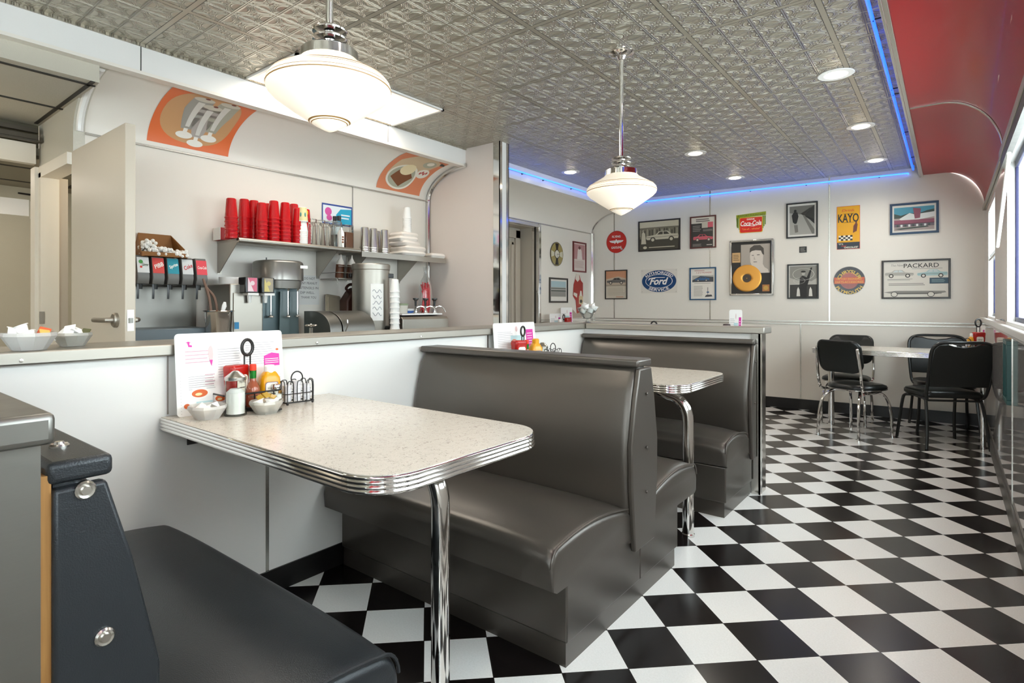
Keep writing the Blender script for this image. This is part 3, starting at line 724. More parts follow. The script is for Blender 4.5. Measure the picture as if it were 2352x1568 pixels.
def lines(m, x0, y0, x1, y1, n, mi, layer=2, fill=.45, jag=.15):
    for i in range(n):
        y = y1 - (i+.5)*(y1-y0)/n; hh = (y1-y0)/n*fill/2; m.rect(x0, y-hh, x1-(x1-x0)*random.random()*jag, y+hh, layer, mi)

def d(m, w, h):
    r = w/2; m.disc(0, 0, r, h/2, 0, 0, 48); m.disc(0, 0, r*.985, h/2*.985, 1, 1, 48); m.text('FLYING', 0, .24*h, w*.42, h*.1, 2, 2, bold=.02); m.text('GASOLINE', 0, -.25*h, w*.5, h*.1, 2, 2, bold=.02)
    for s in (-1, 1):
        m.flat([(s*.05*w, .07*h), (s*.36*w, .06*h), (s*.30*w, .0), (s*.22*w, -.03*h), (s*.05*w, -.05*h)], 2, 2); m.flat([(s*.09*w, .03*h), (s*.28*w, .025*h), (s*.26*w, .015*h), (s*.09*w, .01*h)], 3, 3)
    m.text('A', 0, .02*h, w*.2, h*.2, 4, 2, bold=.04)
    m.flat([(.2*w,-.33*h),(.26*w,-.26*h),(.32*w,-.34*h),(.27*w,-.38*h)], 3, 3)
sgn('tin_sign', 'round red gasoline sign with a white winged letter', 'sign', 'far', (1393, 530, 1439, 581), ['#2a1413', '#c3221a', '#efe9e2', '#b0a9a4'], d)
def d(m, w, h):
    m.rect(-w/2, .28*h, w/2, .5*h, 1, 1); m.rect(-w/2, -.1*h, w/2, .3*h, 1, 2)
    for i in range(16): m.rect(-w/2+w*i/16, -.02*h, -w/2+w*(i+.45)/16, .26*h-.1*h*random.random(), 2, 3 if i % 3 else 4)
    m.rect(-w/2, -h/2, w/2, -.1*h, 1, 3); car(m, .08*w, -.06*h, .82*w, .42*h, 3, 1, 3, 3, 1, 1)
    m.flat([(-.46*w,-.28*h),(-.44*w,.1*h),(-.41*w,.17*h),(-.36*w,.1*h),(-.33*w,-.28*h)], 4, 1); m.disc(-.41*w, .19*h, .025*w, .045*h, 4, 4); m.disc(-.36*w, -.41*h, .05*w, .05*h, 3, 1); lines(m, -.26*w, -.44*h, .46*w, -.38*h, 1, 1, 3)
picture('framed_photograph', 'wide dark framed sepia photograph of a pale sedan with a standing figure', 'picture', 'far', (1466, 505, 1562, 576), ('dark_frame', '#2c2620'), .018, '#8f8671', ['#cfc5ab', '#7c745f', '#4a4436', '#a79d85'], d)
def d(m, w, h):
    m.rect(-w/2, -h/2, .42*w, .3*h, 1, 1); lines(m, -.3*w, .34*h, .34*w, .46*h, 2, 4, 2); m.rect(-.05*w, .14*h, .2*w, .36*h, 2, 2); m.rect(.2*w, .15*h, .42*w, .33*h, 2, 3); lines(m, -.44*w, .02*h, -.08*w, .24*h, 4, 5, 2)
    lines(m, 0, .02*h, .4*w, .1*h, 3, 5, 2); car(m, .0, -.2*h, .84*w, .26*h, 2, 3, 1, 4, 2, -1); lines(m, -.44*w, -.48*h, -.05*w, -.38*h, 3, 5, 2); m.rect(.15*w, -.44*h, .38*w, -.42*h, 2, 0)
picture('framed_advert', 'red-brown framed dark advert with a pink car', 'picture', 'far', (1585, 496, 1645, 570), ('oxblood_frame', '#5a2a22'), .016, '#dcd2c4', ['#3b3732', '#c9bfae', '#cf5d68', '#5c4f49', '#8b837a'], d)
def d(m, w, h):
    m.flat([(-.5*w,.42*h),(.5*w,.5*h),(.5*w,.32*h),(-.5*w,.25*h)], 1, 0); m.flat([(-.5*w,.26*h),(-.44*w,.26*h),(-.44*w,-.24*h),(-.48*w,-.2*h)], 1, 1)
    for i in range(3):
        x = .38+.04*i
        for s in (-1, 1): m.rect(min(s*x*w, s*(x+.03)*w), (-.32+.09*i)*h, max(s*x*w, s*(x+.03)*w), .3*h, 1, (1, 0, 1)[i])
    m.text('AIRPORT FOUNTAIN', 0, .37*h, .9*w, .09*h, 3, 2)
    m.flat([(x, y) for x, y in rrect(-.39*w, -.5*h, .39*w, .27*h, (.05*w, .05*w, .01, .01))], 2, 3); m.flat(rrect(-.37*w, -.48*h, .37*w, .25*h, (.05*w, .05*w, .01, .01)), 3, 4)
    m.text('DRINK', 0, .17*h, .27*w, .07*h, 4, 5, bold=.02); m.text('Coca-Cola', 0, -.03*h, .70*w, .25*h, 4, 5, shear=.25, bold=.02)
    m.flat([(-.3*w,-.16*h),(-.1*w,-.13*h),(.1*w,-.17*h),(.26*w,-.13*h),(.1*w,-.195*h),(-.1*w,-.16*h)], 4, 5); m.text('"Take off ... refreshed"', 0, -.31*h, .62*w, .09*h, 4, 6, shear=.2)
sgn('tin_sign', 'red and green soda fountain sign with white script', 'sign', 'far', (1691, 488, 1759, 534), ['#8f9a1e', '#5d7a2a', '#3c4a14', '#d8b21e', '#cc1f17', '#f4ece4', '#f0a24a'], d)
def d(m, w, h):
    m.rect(-.44*w, -.44*h, .44*w, .44*h, 1, 1); m.flat([(-.05*w,.2*h),(.44*w,.44*h),(.44*w,-.1*h)], 2, 3); m.flat([(-.44*w,.44*h),(.44*w,.44*h),(.1*w,.16*h),(-.44*w,.24*h)], 2, 2)
    m.flat([(.02*w,.16*h),(.1*w,.14*h),(.44*w,-.3*h),(.44*w,-.44*h),(.36*w,-.44*h)], 3, 2); m.flat([(.44*w,-.14*h),(.12*w,.14*h),(.44*w,.0*h)], 3, 4)
    m.flat([(-.32*w,-.05*h),(-.36*w,.16*h),(-.28*w,.26*h),(-.16*w,.25*h),(-.12*w,.12*h),(-.17*w,-.06*h),(-.2*w,-.1*h),(-.26*w,-.1*h)], 4, 4); m.disc(-.235*w, .29*h, .05*w, .045*h, 4, 4, 16); m.flat([(-.28*w,-.14*h),(-.15*w,-.14*h),(-.13*w,-.36*h),(-.24*w,-.38*h)], 3, 2)
picture('framed_photograph', 'black framed grey photograph of a lone walker on a wet street', 'picture', 'far', (1806, 465, 1878, 546), ('black_frame', '#141311'), .016, '#e8e4dc', ['#a9a69d', '#77746c', '#34332f', '#1c1b19'], d)
def d(m, w, h):
    m.rect(-.5*w, -.5*h, .5*w, .5*h, 0, 4); m.rect(-.485*w, -.492*h, .485*w, .492*h, 1, 0); m.rect(-.485*w, -.492*h, .485*w, -.34*h, 2, 1)
    m.text('Drink', 0, .40*h, .55*w, .055*h, 3, 4, shear=.2); m.text('KAYO', 0, .22*h, .9*w, .20*h, 3, 2, bold=.02); m.rect(-.2*w, .315*h, .25*w, .322*h, 3, 2); m.rect(-.2*w, .115*h, .25*w, .122*h, 3, 2)
    m.flat([(.20*w,-.13*h),(.36*w,-.09*h),(.40*w,.06*h),(.37*w,.1*h),(.38*w,.14*h),(.30*w,.13*h),(.30*w,.09*h),(.22*w,.03*h)], 3, 5)
    for i in range(6):
        for j in range(3):
            if (i+j) % 2: m.rect((-.42+.1*i)*w, (-.30+.04*j)*h, (-.32+.1*i)*w, (-.26+.04*j)*h, 4, 2)
    m.rect(-.42*w, -.30*h, .18*w, -.18*h, 3, 3)
    m.text('"IT\'S', -.33*w, -.38*h, .2*w, .035*h, 3, 3); m.text('real', -.2*w, -.42*h, .22*w, .04*h, 3, 4, shear=.3); m.text('CHOCOLATE"', .12*w, -.46*h, .6*w, .04*h, 3, 3, bold=.02)
sgn('tin_sign', 'tall yellow chocolate drink sign with big black letters', 'sign', 'far', (1922, 473, 1975, 572), ['#e8a70c', '#20232f', '#17130f', '#f4ead6', '#cf3b1c', '#6a3522'], d)
def d(m, w, h):
    m.rect(-.46*w, -.44*h, .46*w, .42*h, 1, 1); m.rect(-.46*w, .12*h, .46*w, .42*h, 2, 2); m.flat([(-.46*w,.2*h),(-.3*w,.12*h),(-.1*w,.2*h),(.1*w,.16*h),(.3*w,.26*h),(.46*w,.3*h),(.46*w,.02*h),(-.46*w,.02*h)], 3, 3)
    m.flat([(-.34*w,.0),(-.1*w,.2*h),(.02*w,.14*h),(.46*w,.2*h),(.46*w,.02*h),(.1*w,-.06*h),(-.3*w,-.05*h)], 4, 5); m.flat([(-.02*w,.38*h),(.16*w,.34*h),(.14*w,.0),(.02*w,-.02*h)], 5, 4)
    m.rect(-.46*w, -.2*h, .46*w, -.05*h, 4, 4); m.rect(-.46*w, -.3*h, .46*w, -.18*h, 4, 6)
    for i in range(9): m.rect((-.4+.09*i)*w, -.3*h, (-.35+.09*i)*w, -.22*h, 5, 5 if i % 2 else 3)
    m.flat([(-.46*w,-.36*h),(.3*w,-.3*h),(.34*w,-.34*h),(-.3*w,-.4*h)], 5, 3)
picture('framed_print', 'blue framed colour print of a roadside diner under blue sky', 'picture', 'far', (2043, 465, 2155, 537), ('navy_frame', '#23405c'), .022, '#e4ded4', ['#a89a94', '#4d93a8', '#3e4a44', '#8c5160', '#d9dcd8', '#6a5f68'], d)
def d(m, w, h):
    m.rect(-w/2, -.02*h, w/2, h/2, 1, 1); m.flat([(-.5*w,.2*h),(.1*w,.3*h),(.5*w,.22*h),(.5*w,.5*h),(-.5*w,.5*h)], 2, 2); car(m, 0, .12*h, .92*w, .26*h, 3, 3, 4, 4, 0, 1); m.rect(-w/2, -.06*h, w/2, 0, 2, 5); lines(m, -.42*w, -.4*h, .42*w, -.1*h, 7, 5, 2, .3); lines(m, .0, -.48*h, .4*w, -.42*h, 1, 2, 2)
picture('framed_advert', 'small dark framed advert with a grey car over lines of text', 'picture', 'far', (1390, 620, 1441, 687), ('dark_frame', '#2c2620'), .014, '#cfc4b2', ['#c2ad97', '#c98f6c', '#6f6a66', '#2f2c2a', '#a99a86'], d)
def d(m, w, h):
    m.rect(-w/2, -h/2, w/2, h/2, 0, 0); m.disc(0, 0, .475*w, .455*h, 1, 1, 56); m.disc(0, 0, .375*w, .29*h, 2, 2, 48); m.disc(0, 0, .36*w, .272*h, 3, 1, 48)
    k = M(); k.text('AUTHORIZED', 0, 0, .74*w, .105*h, 4, 2, bold=.025, arc=.335*h*1.0)
    # letters bend along an ellipse
    def bend(body, ang, flip):
        vs, ps = glyphs(body, .02); x0 = min(v[0] for v in vs); x1 = max(v[0] for v in vs); y1 = max(v[1] for v in vs); nv = []
        for X_, Y_ in vs:
            q = (X_-x0)/(x1-x0)-.5; rr = Y_/y1*.115*h
            if not flip: t_ = PI/2 - q*ang; ex, ey = .395*w, .305*h; k_ = rr
            else: t_ = -PI/2 + q*ang; ex, ey = .47*w, .42*h; k_ = -rr
            nv.append(m.bm.verts.new(((ex+k_)*math.cos(t_), (ey+k_)*math.sin(t_), 4*LH)))
        for p in ps: m._f([nv[i] for i in p], 2)
    bend('AUTHORIZED', R(122), False); bend('SERVICE', R(78), True); k.bm.free()
    m.text('Ford', .0, .0, .52*w, .30*h, 4, 2, shear=.35, bold=.03); m.flat([(-.3*w,.02*h),(-.27*w,.13*h),(-.1*w,.165*h),(.18*w,.16*h),(.16*w,.14*h),(-.1*w,.14*h),(-.22*w,.11*h)], 4, 2)
    for sx in (-1, 1):
        for sy in (-1, 1): m.disc(sx*.47*w, sy*.44*h, .008*w, None, 2, 3, 8)
sgn('tin_sign', 'white service sign with a dark blue oval and white script', 'sign', 'far', (1472, 618, 1555, 673), ['#dfd8cd', '#14406f', '#f2efea', '#77706a'], d)
def d(m, w, h):
    lines(m, -.35*w, .42*h, .1*w, .45*h, 1, 1, 2); m.text('1-2-3 POWER!', .05*w, .37*h, .66*w, .05*h, 2, 1, shear=.3); m.rect(-.44*w, .06*h, .44*w, .28*h, 1, 2); m.flat([(-.44*w,.12*h),(-.1*w,.26*h),(.44*w,.22*h),(.44*w,.06*h),(-.44*w,.06*h)], 2, 3); car(m, -.02*w, .15*h, .6*w, .18*h, 3, 4, 3, 3, 2, 1)
    lines(m, -.36*w, -.0*h, .36*w, .03*h, 1, 5, 2); lines(m, -.38*w, -.42*h, .02*w, -.06*h, 9, 5, 2, .3); m.rect(.2*w, -.42*h, .22*w, -.12*h, 2, 3); m.flat([(.08*w,-.44*h),(.4*w,-.42*h),(.36*w,-.36*h),(.14*w,-.37*h)], 2, 3); m.disc(.21*w, -.28*h, .06*w, .02*h, 2, 4)
picture('framed_advert', 'blue framed white advert with a blue car and red heading', 'picture', 'far', (1584, 614, 1645, 689), ('teal_frame', '#1d4f73'), .016, '#e6ded3', ['#b8504c', '#b7b0a6', '#4a4a4c', '#3d6490', '#8f8880'], d)
c, w, h, rot = spot('far', 1676, 551, 1776, 678)
t = thing('gold_record_display', 'framed gold record with a portrait photo on a black mount', 'picture', c, rot=rot)
m = M(); f = .022
for q in ((-w/2, -h/2, w/2, -h/2+f), (-w/2, h/2-f, w/2, h/2), (-w/2, -h/2, -w/2+f, h/2), (w/2-f, -h/2, w/2, h/2)): m.box(q[0], q[1], 0, q[2], q[3], .03)
part('frame', m, CHROME, t, bev=.004); part('mount_board', M().box(-w/2+f, -h/2+f, 0, w/2-f, h/2-f, .008), mat('black_mount', '#2a2622', .5), t)
m = M(); a, b, c_, e = -.24*w, -.10*h, .42*w, .42*h; m.rect(a, b, c_, e, 0, 0)
m.flat([(.05*w,b),(.02*w,.02*h),(-.02*w,.1*h),(-.03*w,.2*h),(-.01*w,.32*h),(.1*w,.36*h),(.24*w,.33*h),(.27*w,.2*h),(.26*w,.06*h),(.3*w,.0),(.38*w,-.04*h),(.40*w,b)], 1, 1)
m.flat([(-.04*w,.27*h),(-.03*w,.35*h),(.06*w,.40*h),(.2*w,.40*h),(.28*w,.34*h),(.29*w,.22*h),(.25*w,.24*h),(.22*w,.3*h),(.1*w,.31*h),(.02*w,.3*h)], 2, 2)
m.rect(.01*w, .215*h, .06*w, .225*h, 2, 2); m.rect(.13*w, .22*h, .19*w, .232*h, 2, 2); m.flat([(.06*w,.21*h),(.055*w,.14*h),(.10*w,.14*h)], 2, 3); m.rect(.05*w, .095*h, .13*w, .105*h, 2, 2)
part('portrait_photo', m, [ink('#a79d92'), ink('#d3c8bc'), ink('#4c4640'), ink('#b8aca0')], t, loc=(0, 0, .010))
m = M(); cx, cy, r = -.10*w, -.19*h, .335*w
pr = [(0, .004)] + [(r*k, .004+(.0012 if i % 2 else 0)) for i, k in enumerate([.33, .36, .45, .54, .63, .72, .81, .9, .97])] + [(r, .003), (r, 0)]
m.lathe(pr, (cx, cy, .010), 48); m.disc(cx, cy, r*.31, None, 21, 1, 32); m.disc(cx, cy, r*.03, None, 22, 0, 12)
part('gold_disc', m, [mat('gold_vinyl', '#d79a4a', .28, .9), ink('#4a3f30')], t)
m = M(); m.rect(-.445*w, .10*h, -.255*w, .28*h, 0, 0); lines(m, -.42*w, .13*h, -.28*w, .25*h, 4, 1, 1); part('plaque', m, [mat('brass_plaque', '#c7a274', .35, .6), ink('#7d6444')], t, loc=(0, 0, .010))
m = M(); m.rect(.25*w, -.43*h, .41*w, -.31*h, 0, 0); m.disc(.33*w, -.37*h, .055*w, None, 1, 1); part('seal_tag', m, [ink('#b87a45'), ink('#c9a04e')], t, loc=(0, 0, .010))
def d(m, w, h): m.rect(-w/2, -h/2, w/2, h/2, 0, 0); lines(m, -.36*w, -.35*h, .36*w, .35*h, 3, 1, 1, .4, .3)
sgn('notice_plate', 'tiny black notice with three white lines between two black framed photographs', 'sign', 'far', (1836, 566, 1853, 580), ['#16130f', '#8f8a84'], d)
def d(m, w, h):
    m.rect(-.46*w, -h/2, .5*w, .47*h, 1, 1); m.rect(-.46*w, -.5*h, .5*w, -.02*h, 2, 3); m.flat([(-.46*w,.12*h),(-.2*w,.04*h),(.3*w,.0),(.5*w,.1*h),(.5*w,-.1*h),(-.46*w,-.1*h)], 3, 2)
    for cx, cy, r in ((.02*w, .22*h, .38*w), (-.12*w, .02*h, .2*w)):
        n = 32; m_pts = [(cx+r*math.cos(2*PI*i/n), cy+r*.62*math.sin(2*PI*i/n)) for i in range(n)]
        for i in range(n):
            a, b = m_pts[i], m_pts[(i+1) % n]
            if abs(a[0]) < .48*w and abs(b[0]) < .48*w and max(a[1], b[1]) < .46*h: m.flat([a, b, (b[0]*.96+cx*.04, b[1]*.96+cy*.04), (a[0]*.96+cx*.04, a[1]*.96+cy*.04)], 5, 0)
    m.flat([(-.12*w,-.15*h),(-.1*w,.12*h),(.0,.18*h),(.14*w,.12*h),(.28*w,.42*h),(.33*w,.42*h),(.22*w,.04*h),(.16*w,-.15*h)], 4, 4); m.disc(.02*w, .24*h, .06*w, .06*h, 5, 2, 14); m.disc(.02*w, .30*h, .085*w, .03*h, 6, 4, 14); m.rect(-.1*w, -.5*h, .14*w, -.14*h, 4, 4)
    for x in (-.16, .27): m.flat([((x-.06)*w,-.46*h),((x-.04)*w,-.25*h),(x*w,-.17*h),((x+.05)*w,-.26*h),((x+.07)*w,-.46*h)], 6, 0)
picture('framed_photograph', 'black framed grey photograph of a figure twirling large hoops', 'picture', 'far', (1808, 606, 1880, 686), ('black_frame', '#141311'), .015, '#d9d5cc', ['#8d8a82', '#b6b2a9', '#3a3834', '#211f1d'], d)
def d(m, w, h):
    m.disc(0, 0, w/2, h/2, 0, 0, 56); m.disc(0, 0, .485*w, .485*h, 1, 1, 56); m.disc(0, 0, .29*w, .30*h, 2, 2, 40)
    for i in range(13):
        x = (-.26+.0405*i)*w; y = .28*h*math.sqrt(max(0, 1-(x/(.29*w))**2)); m.rect(x-.008*w, -y, x+.008*w, -.04*h, 3, 3)
    m.rect(-.475*w, -.115*h, .475*w, .115*h, 4, 4); m.text('FACTORY ENGINEERED', 0, .055*h, .80*w, .07*h, 5, 5, bold=.01); m.text('PARTS-ACCESSORIES', 0, -.055*h, .88*w, .08*h, 5, 5, bold=.01)
    m.text('CHRYSLER', 0, 0, .92*w, .115*h, 5, 6, bold=.02, arc=.335*w); m.text('PLYMOUTH', 0, 0, .94*w, .115*h, 5, 6, bold=.02, arc=.45*w, flip=True)
sgn('tin_sign', 'round dark parts sign with yellow lettering and an orange band', 'sign', 'far', (1914, 612, 1987, 676), ['#6f675f', '#2e2c31', '#a8584a', '#7a2f2c', '#c8501f', '#e0a13c', '#ddb648'], d)
def d(m, w, h):
    m.text('The New', -.28*w, .40*h, .2*w, .06*h, 2, 4, shear=.3); m.text('PACKARD', .09*w, .38*h, .54*w, .12*h, 2, 1, bold=.01); lines(m, -.05*w, .28*h, .45*w, .305*h, 1, 4, 2); car(m, -.25*w, .15*h, .46*w, .24*h, 2, 2, 5, 1, 0, -1); car(m, .26*w, .14*h, .46*w, .24*h, 2, 3, 5, 1, 0, 1)
    lines(m, -.44*w, -.03*h, -.04*w, .02*h, 2, 4, 2); lines(m, -.42*w, -.18*h, .2*w, -.1*h, 2, 4, 2); m.rect(.22*w, -.13*h, .5*w, .03*h, 2, 6); lines(m, .25*w, -.1*h, .46*w, 0, 3, 3, 3, .25)
    m.flat([(-.5*w,-.36*h),(-.3*w,-.32*h),(.45*w,-.33*h),(.47*w,-.37*h),(.3*w,-.42*h),(-.3*w,-.42*h)], 2, 4); m.rect(-.28*w, -.40*h, .4*w, -.385*h, 3, 1)
    for x in (-.33, .24): m.disc(x*w, -.42*h, .055*w, .075*h, 4, 1, 20); m.disc(x*w, -.42*h, .045*w, .06*h, 5, 0, 20)
picture('framed_advert', 'widest black framed advert, pale with line drawn cars', 'picture', 'far', (2023, 596, 2181, 686), ('black_brown_frame', '#2a221b'), .018, '#dcd6cb', ['#3b3733', '#b9b4aa', '#a8c4c4', '#8e8a83', '#c9d0ce', '#3a5362'], d)
# left wall
def d(m, w, h):
    m.disc(0, 0, w/2, h/2, 0, 0, 44); m.disc(0, 0, .48*w, .48*h, 1, 1, 44)
    for a in (0, PI/2, PI, 3*PI/2): m.flat([(.18*w*math.cos(a+s), .18*h*math.sin(a+s)) for s in (-.35, .35)] + [(.47*w*math.cos(a+s), .47*h*math.sin(a+s)) for s in (.3, -.3)], 2, 2 if a in (0, PI) else 0)
    m.disc(0, 0, .2*w, .2*h, 3, 0, 30); m.disc(0, 0, .165*w, .165*h, 4, 3, 30); m.rect(-.006*w, -.26*h, .012*w, 0, 5, 0); m.rect(-.006*w, -.01*h, .16*w, .006*h, 5, 0)
sgn('record_clock', 'round black and gold record clock on the side wall by the doorway', 'clock', 'left', (1263, 556, 1292, 611), ['#15120f', '#9a8a55', '#c9c2a8', '#d8d2bf'], d, th=.012)
def d(m, w, h):
    m.rect(-.46*w, -.08*h, .46*w, .46*h, 1, 1); m.flat([(-.2*w,-.08*h),(-.15*w,.25*h),(0,.4*h),(.18*w,.25*h),(.24*w,-.08*h)], 2, 2); m.disc(0, .34*h, .1*w, .06*h, 3, 3); lines(m, -.4*w, -.4*h, .4*w, -.14*h, 6, 4, 2, .3)
picture('framed_advert', 'narrow red framed advert with a figure in white on the side wall', 'picture', 'left', (1315, 556, 1345, 625), ('dark_red_frame', '#6a2422'), .02, '#ddd0c6', ['#b98a88', '#e9ddd6', '#6c3a36', '#b7908a'], d)
def d(m, w, h):
    m.rect(-.45*w, -.3*h, .45*w, .42*h, 1, 1); m.rect(-.45*w, .14*h, .45*w, .42*h, 2, 2); m.rect(-.45*w, -.05*h, .45*w, .1*h, 2, 3)
    for i in range(4): m.rect(-.45*w, (-.26+.06*i)*h, .45*w, (-.23+.06*i)*h, 3, 4)
    m.rect(-.45*w, .02*h, .45*w, .05*h, 4, 5)
picture('framed_photograph', 'dark framed street photograph with a pale sky on the side wall', 'picture', 'left', (1261, 638, 1303, 695), ('charcoal_frame', '#35322e'), .022, '#e2ddd4', ['#a5a198', '#a9c0c4', '#5c6059', '#7b7a74', '#d4d0c7'], d)
def d(m, w, h):
    m.flat([(-.1*w,.5*h),(.15*w,.48*h),(.25*w,.36*h),(.42*w,.3*h),(.42*w,-.02*h),(.3*w,-.2*h),(.2*w,-.42*h),(-.05*w,-.42*h),(-.15*w,-.1*h),(-.35*w,.0),(-.3*w,.25*h),(-.2*w,.36*h)], 0, 0)
    m.flat([(-.12*w,.5*h),(.12*w,.49*h),(.16*w,.38*h),(0,.32*h),(-.16*w,.38*h)], 1, 1); m.flat([(-.3*w,.02*h),(-.05*w,-.04*h),(-.02*w,.05*h),(-.28*w,.08*h)], 1, 1)
    m.flat([(.1*w,.0*h),(.4*w,.0),(.42*w,-.16*h),(.3*w,-.2*h),(.1*w,-.18*h)], 2, 2); m.disc(.26*w, -.12*h, .1*w, .04*h, 3, 3); m.flat([(.14*w,.0),(.2*w,.12*h),(.3*w,.12*h),(.36*w,.0)], 2, 1)
    m.flat([(-.45*w,-.5*h),(.35*w,-.5*h),(.3*w,-.36*h),(-.1*w,-.4*h),(-.38*w,-.3*h)], 1, 4)
sgn('cutout_sign', 'red and cream cardboard cutout sign below the narrow red frame', 'sign', 'left', (1311, 629, 1341, 730), ['#a5352e', '#e6d9cb', '#d9bd94', '#4a4640', '#b8a596'], d)
# posters curved onto the alcove cove
def cove_poster(label, y0, y1, t0, t1, inks, draw, shear=0):
    m = M(); m.rect(0, 0, 1, 1, 0, 0); draw(m)
    for k in range(1, 20):
        bmesh.ops.bisect_plane(m.bm, geom=m.bm.verts[:]+m.bm.edges[:]+m.bm.faces[:], plane_co=(0, k/20, 0), plane_no=(0, 1, 0))
    for v in m.bm.verts:
        a, b, l = v.co.x, v.co.y, v.co.z; q = t0+(t1-t0)*(1-b); x, z = lcove(q); o = .003+l
        p = q*PI/2; n = Vector((math.sin(p)*.285, 0, -math.cos(p)*.5)).normalized()
        v.co = (x+n.x*o, y0+(y1-y0)*a, z+n.z*o)
    one('cove_poster', label, 'poster', m, [ink(k) for k in inks])
p0, p1 = at(336, 337, X=XL).y, at(523, 357, X=XL).y
def d(m):
    m.flat([(.5+.43*math.copysign(abs(math.cos(t))**.8, math.cos(t)), .52+(.42 if math.sin(t) > 0 else .44)*math.copysign(abs(math.sin(t))**.8, math.sin(t))) for t in [2*PI*i/40 for i in range(40)]], 1, 1)
    for x, y, k in ((.40, .16, 2), (.70, .18, 3), (.55, .06, 4)):
        m.flat([(x-.06, y+.14), (x-.13, y+.45), (x-.12, y+.66), (x+.12, y+.66), (x+.13, y+.45), (x+.06, y+.14)], 2, k); m.flat([(x-.02, y+.18), (x-.04, y+.6), (x+.04, y+.6), (x+.03, y+.18)], 3, 5)
        m.disc(x, y+.045, .10, .055, 3, 6); m.rect(x-.025, y+.06, x+.025, y+.15, 3, 6); m.disc(x+.0, y+.66, .12, .04, 3, 8); m.disc(x+.02, y+.69, .03, .014, 4, 7)
cove_poster('orange poster of three milkshake glasses curving up above the drink dispenser', p0, p1, .03, .93, ['#e0713f', '#c99a6c', '#9f9c93', '#a7a594', '#b0a8a0', '#d5d2c9', '#ece8dd', '#6b2a1c', '#c9c4b4'], d)
p0, p1 = at(863, 425, X=XL).y, at(962, 443, X=XL).y
def d(m):
    m.flat([(.1,.35),(.12,.7),(.3,.9),(.7,.92),(.92,.8),(.85,.6),(.5,.45)], 1, 1); m.disc(.42, .34, .31, .29, 2, 2); m.disc(.42, .34, .27, .25, 3, 3); m.flat([(.2,.3),(.3,.5),(.5,.52),(.66,.36),(.45,.12)], 4, 4); m.disc(.44, .52, .15, .13, 5, 5)
    m.disc(.72, .74, .13, .09, 2, 3); m.disc(.72, .76, .07, .05, 3, 2); m.flat([(.86,.86),(.98,.83),(1.0,.79),(.9,.78)], 3, 6)
    m.disc(.8, .5, .13, .11, 2, 2); m.text('diet', .8, .5, .16, .12, 3, 7, shear=.3, bold=.03) if 0 else [m.disc(.74+.04*i, .5+.03*(i % 2), .02, .03, 3, 7) for i in range(4)]
cove_poster('salmon poster of a plate with pie and ice cream near the end of the alcove', p0, p1, .03, .93, ['#d4805a', '#c9b08e', '#e3ddcf', '#a9a893', '#7a4a2a', '#e6d5ac', '#2f2b24', '#b0403a'], d)

# ================================================================== SERVICE ALCOVE
SHZ = 1.672
def steel_shelf(label, y0, y1, xf, brk, rolled=True, z=SHZ):
    t = thing('wall_shelf', label, 'shelf', (XL, (y0+y1)/2, z)); h = (y1-y0)/2; d = xf-XL
    m = M(); m.box(.0, -h, -.016, d-.012, h, 0)
    if rolled: m.cyl((d-.014, -h, -.012), (d-.014, h, -.012), .018, 14)
    else: m.box(d-.015, -h, -.045, d, h, .0)
    part('shelf_board', m, STEEL, t)
    for y in brk:
        y -= (y0+y1)/2
        m = M(); m.prism([(.002, y, -.016), (d-.02, y, -.016), (d-.03, y, -.03), (.03, y, -.225), (.002, y, -.225)], (0, .004, 0)); m.box(.0, y, -.235, .004, y+.03, -.016); part('bracket', m, STEEL, t)
    return t
steel_shelf('left steel wall shelf loaded with red tumblers', 1.91, 2.93, -3.69, (1.912, 2.72))
steel_shelf('right steel wall shelf holding metal cups and foam boxes', 2.94, 3.93, -3.69, (3.02, 3.60), False, 1.66)
CUP = mat('red_tumbler', '#d3141b', .16, spec=.6, trans=.2)
def cup_mesh(r0, r1, h, n=18): return M().lathe([(r0-.001, 0), (r0, 0), (r0, .008), (r0-.0025, .010), (r1, h-.004), (r1-.004, h), (0, h)], (0,0,0), n)
o0 = part('red_tumbler', cup_mesh(.043, .031, .135), CUP)
STK = [(531, 455, 547, 'at the left end of the shelf'), (561, 459, 545, 'second along from the left end of the shelf'), (583, 457, 542, 'third along from the left end of the shelf'), (601, 467, 548, 'fourth along, standing forward on the shelf'),
       (614, 464, 541, 'at the back, behind the fourth and fifth front stacks'), (629, 460, 548, 'in the middle of the shelf, fifth front stack along'), (655, 463, 551, 'just right of the tallest middle stack'), (643.5, 494, 545, 'low and at the back of the shelf middle'),
       (675, 472, 546, 'at the back, behind the printed paper cup'), (684, 481, 552, 'immediately left of the printed paper cup'), (702, 484, 548, 'at the back right, nearest the clear glasses')]
first = True
for k, (u, v0, v1, w) in enumerate(STK):
    X_ = -3.90 if k in (4, 7, 8, 10) else (-3.86 if k in (1, 2) else -3.76)
    p = at(u, v1, X=X_); top = at(u, v0, X=X_).z; n = max(2, int(round((top-SHZ-.135)/.027))+1)
    for i in range(n):
        o = o0 if first else o0.copy()
        if not first: COL.objects.link(o)
        first = False
        o.location = (X_, p.y, SHZ + .027*i); o.rotation_euler = (0, 0, random.random()*6)
        tag(o, 'red tumbler, %s in stack %s' % ('topmost' if i == n-1 else ORD[i] + (' up' if i else ''), w), 'cup', 'red tumblers stacked on the shelf')
WC = part('foam_cup', cup_mesh(.040, .028, .105), FOAM); wfirst = True
def foam_stack(x, y, z0, n, dz, where, skip_top=False):
    global wfirst
    for i in range(n):
        o = WC if wfirst else WC.copy()
        if not wfirst: COL.objects.link(o)
        wfirst = False
        o.location = (x, y, z0+dz*i); tag(o, 'foam cup, %s in stack %s' % ('topmost' if i == n-1 else ORD[i] + (' up' if i else ''), where), 'cup', 'white foam cups in stacks')
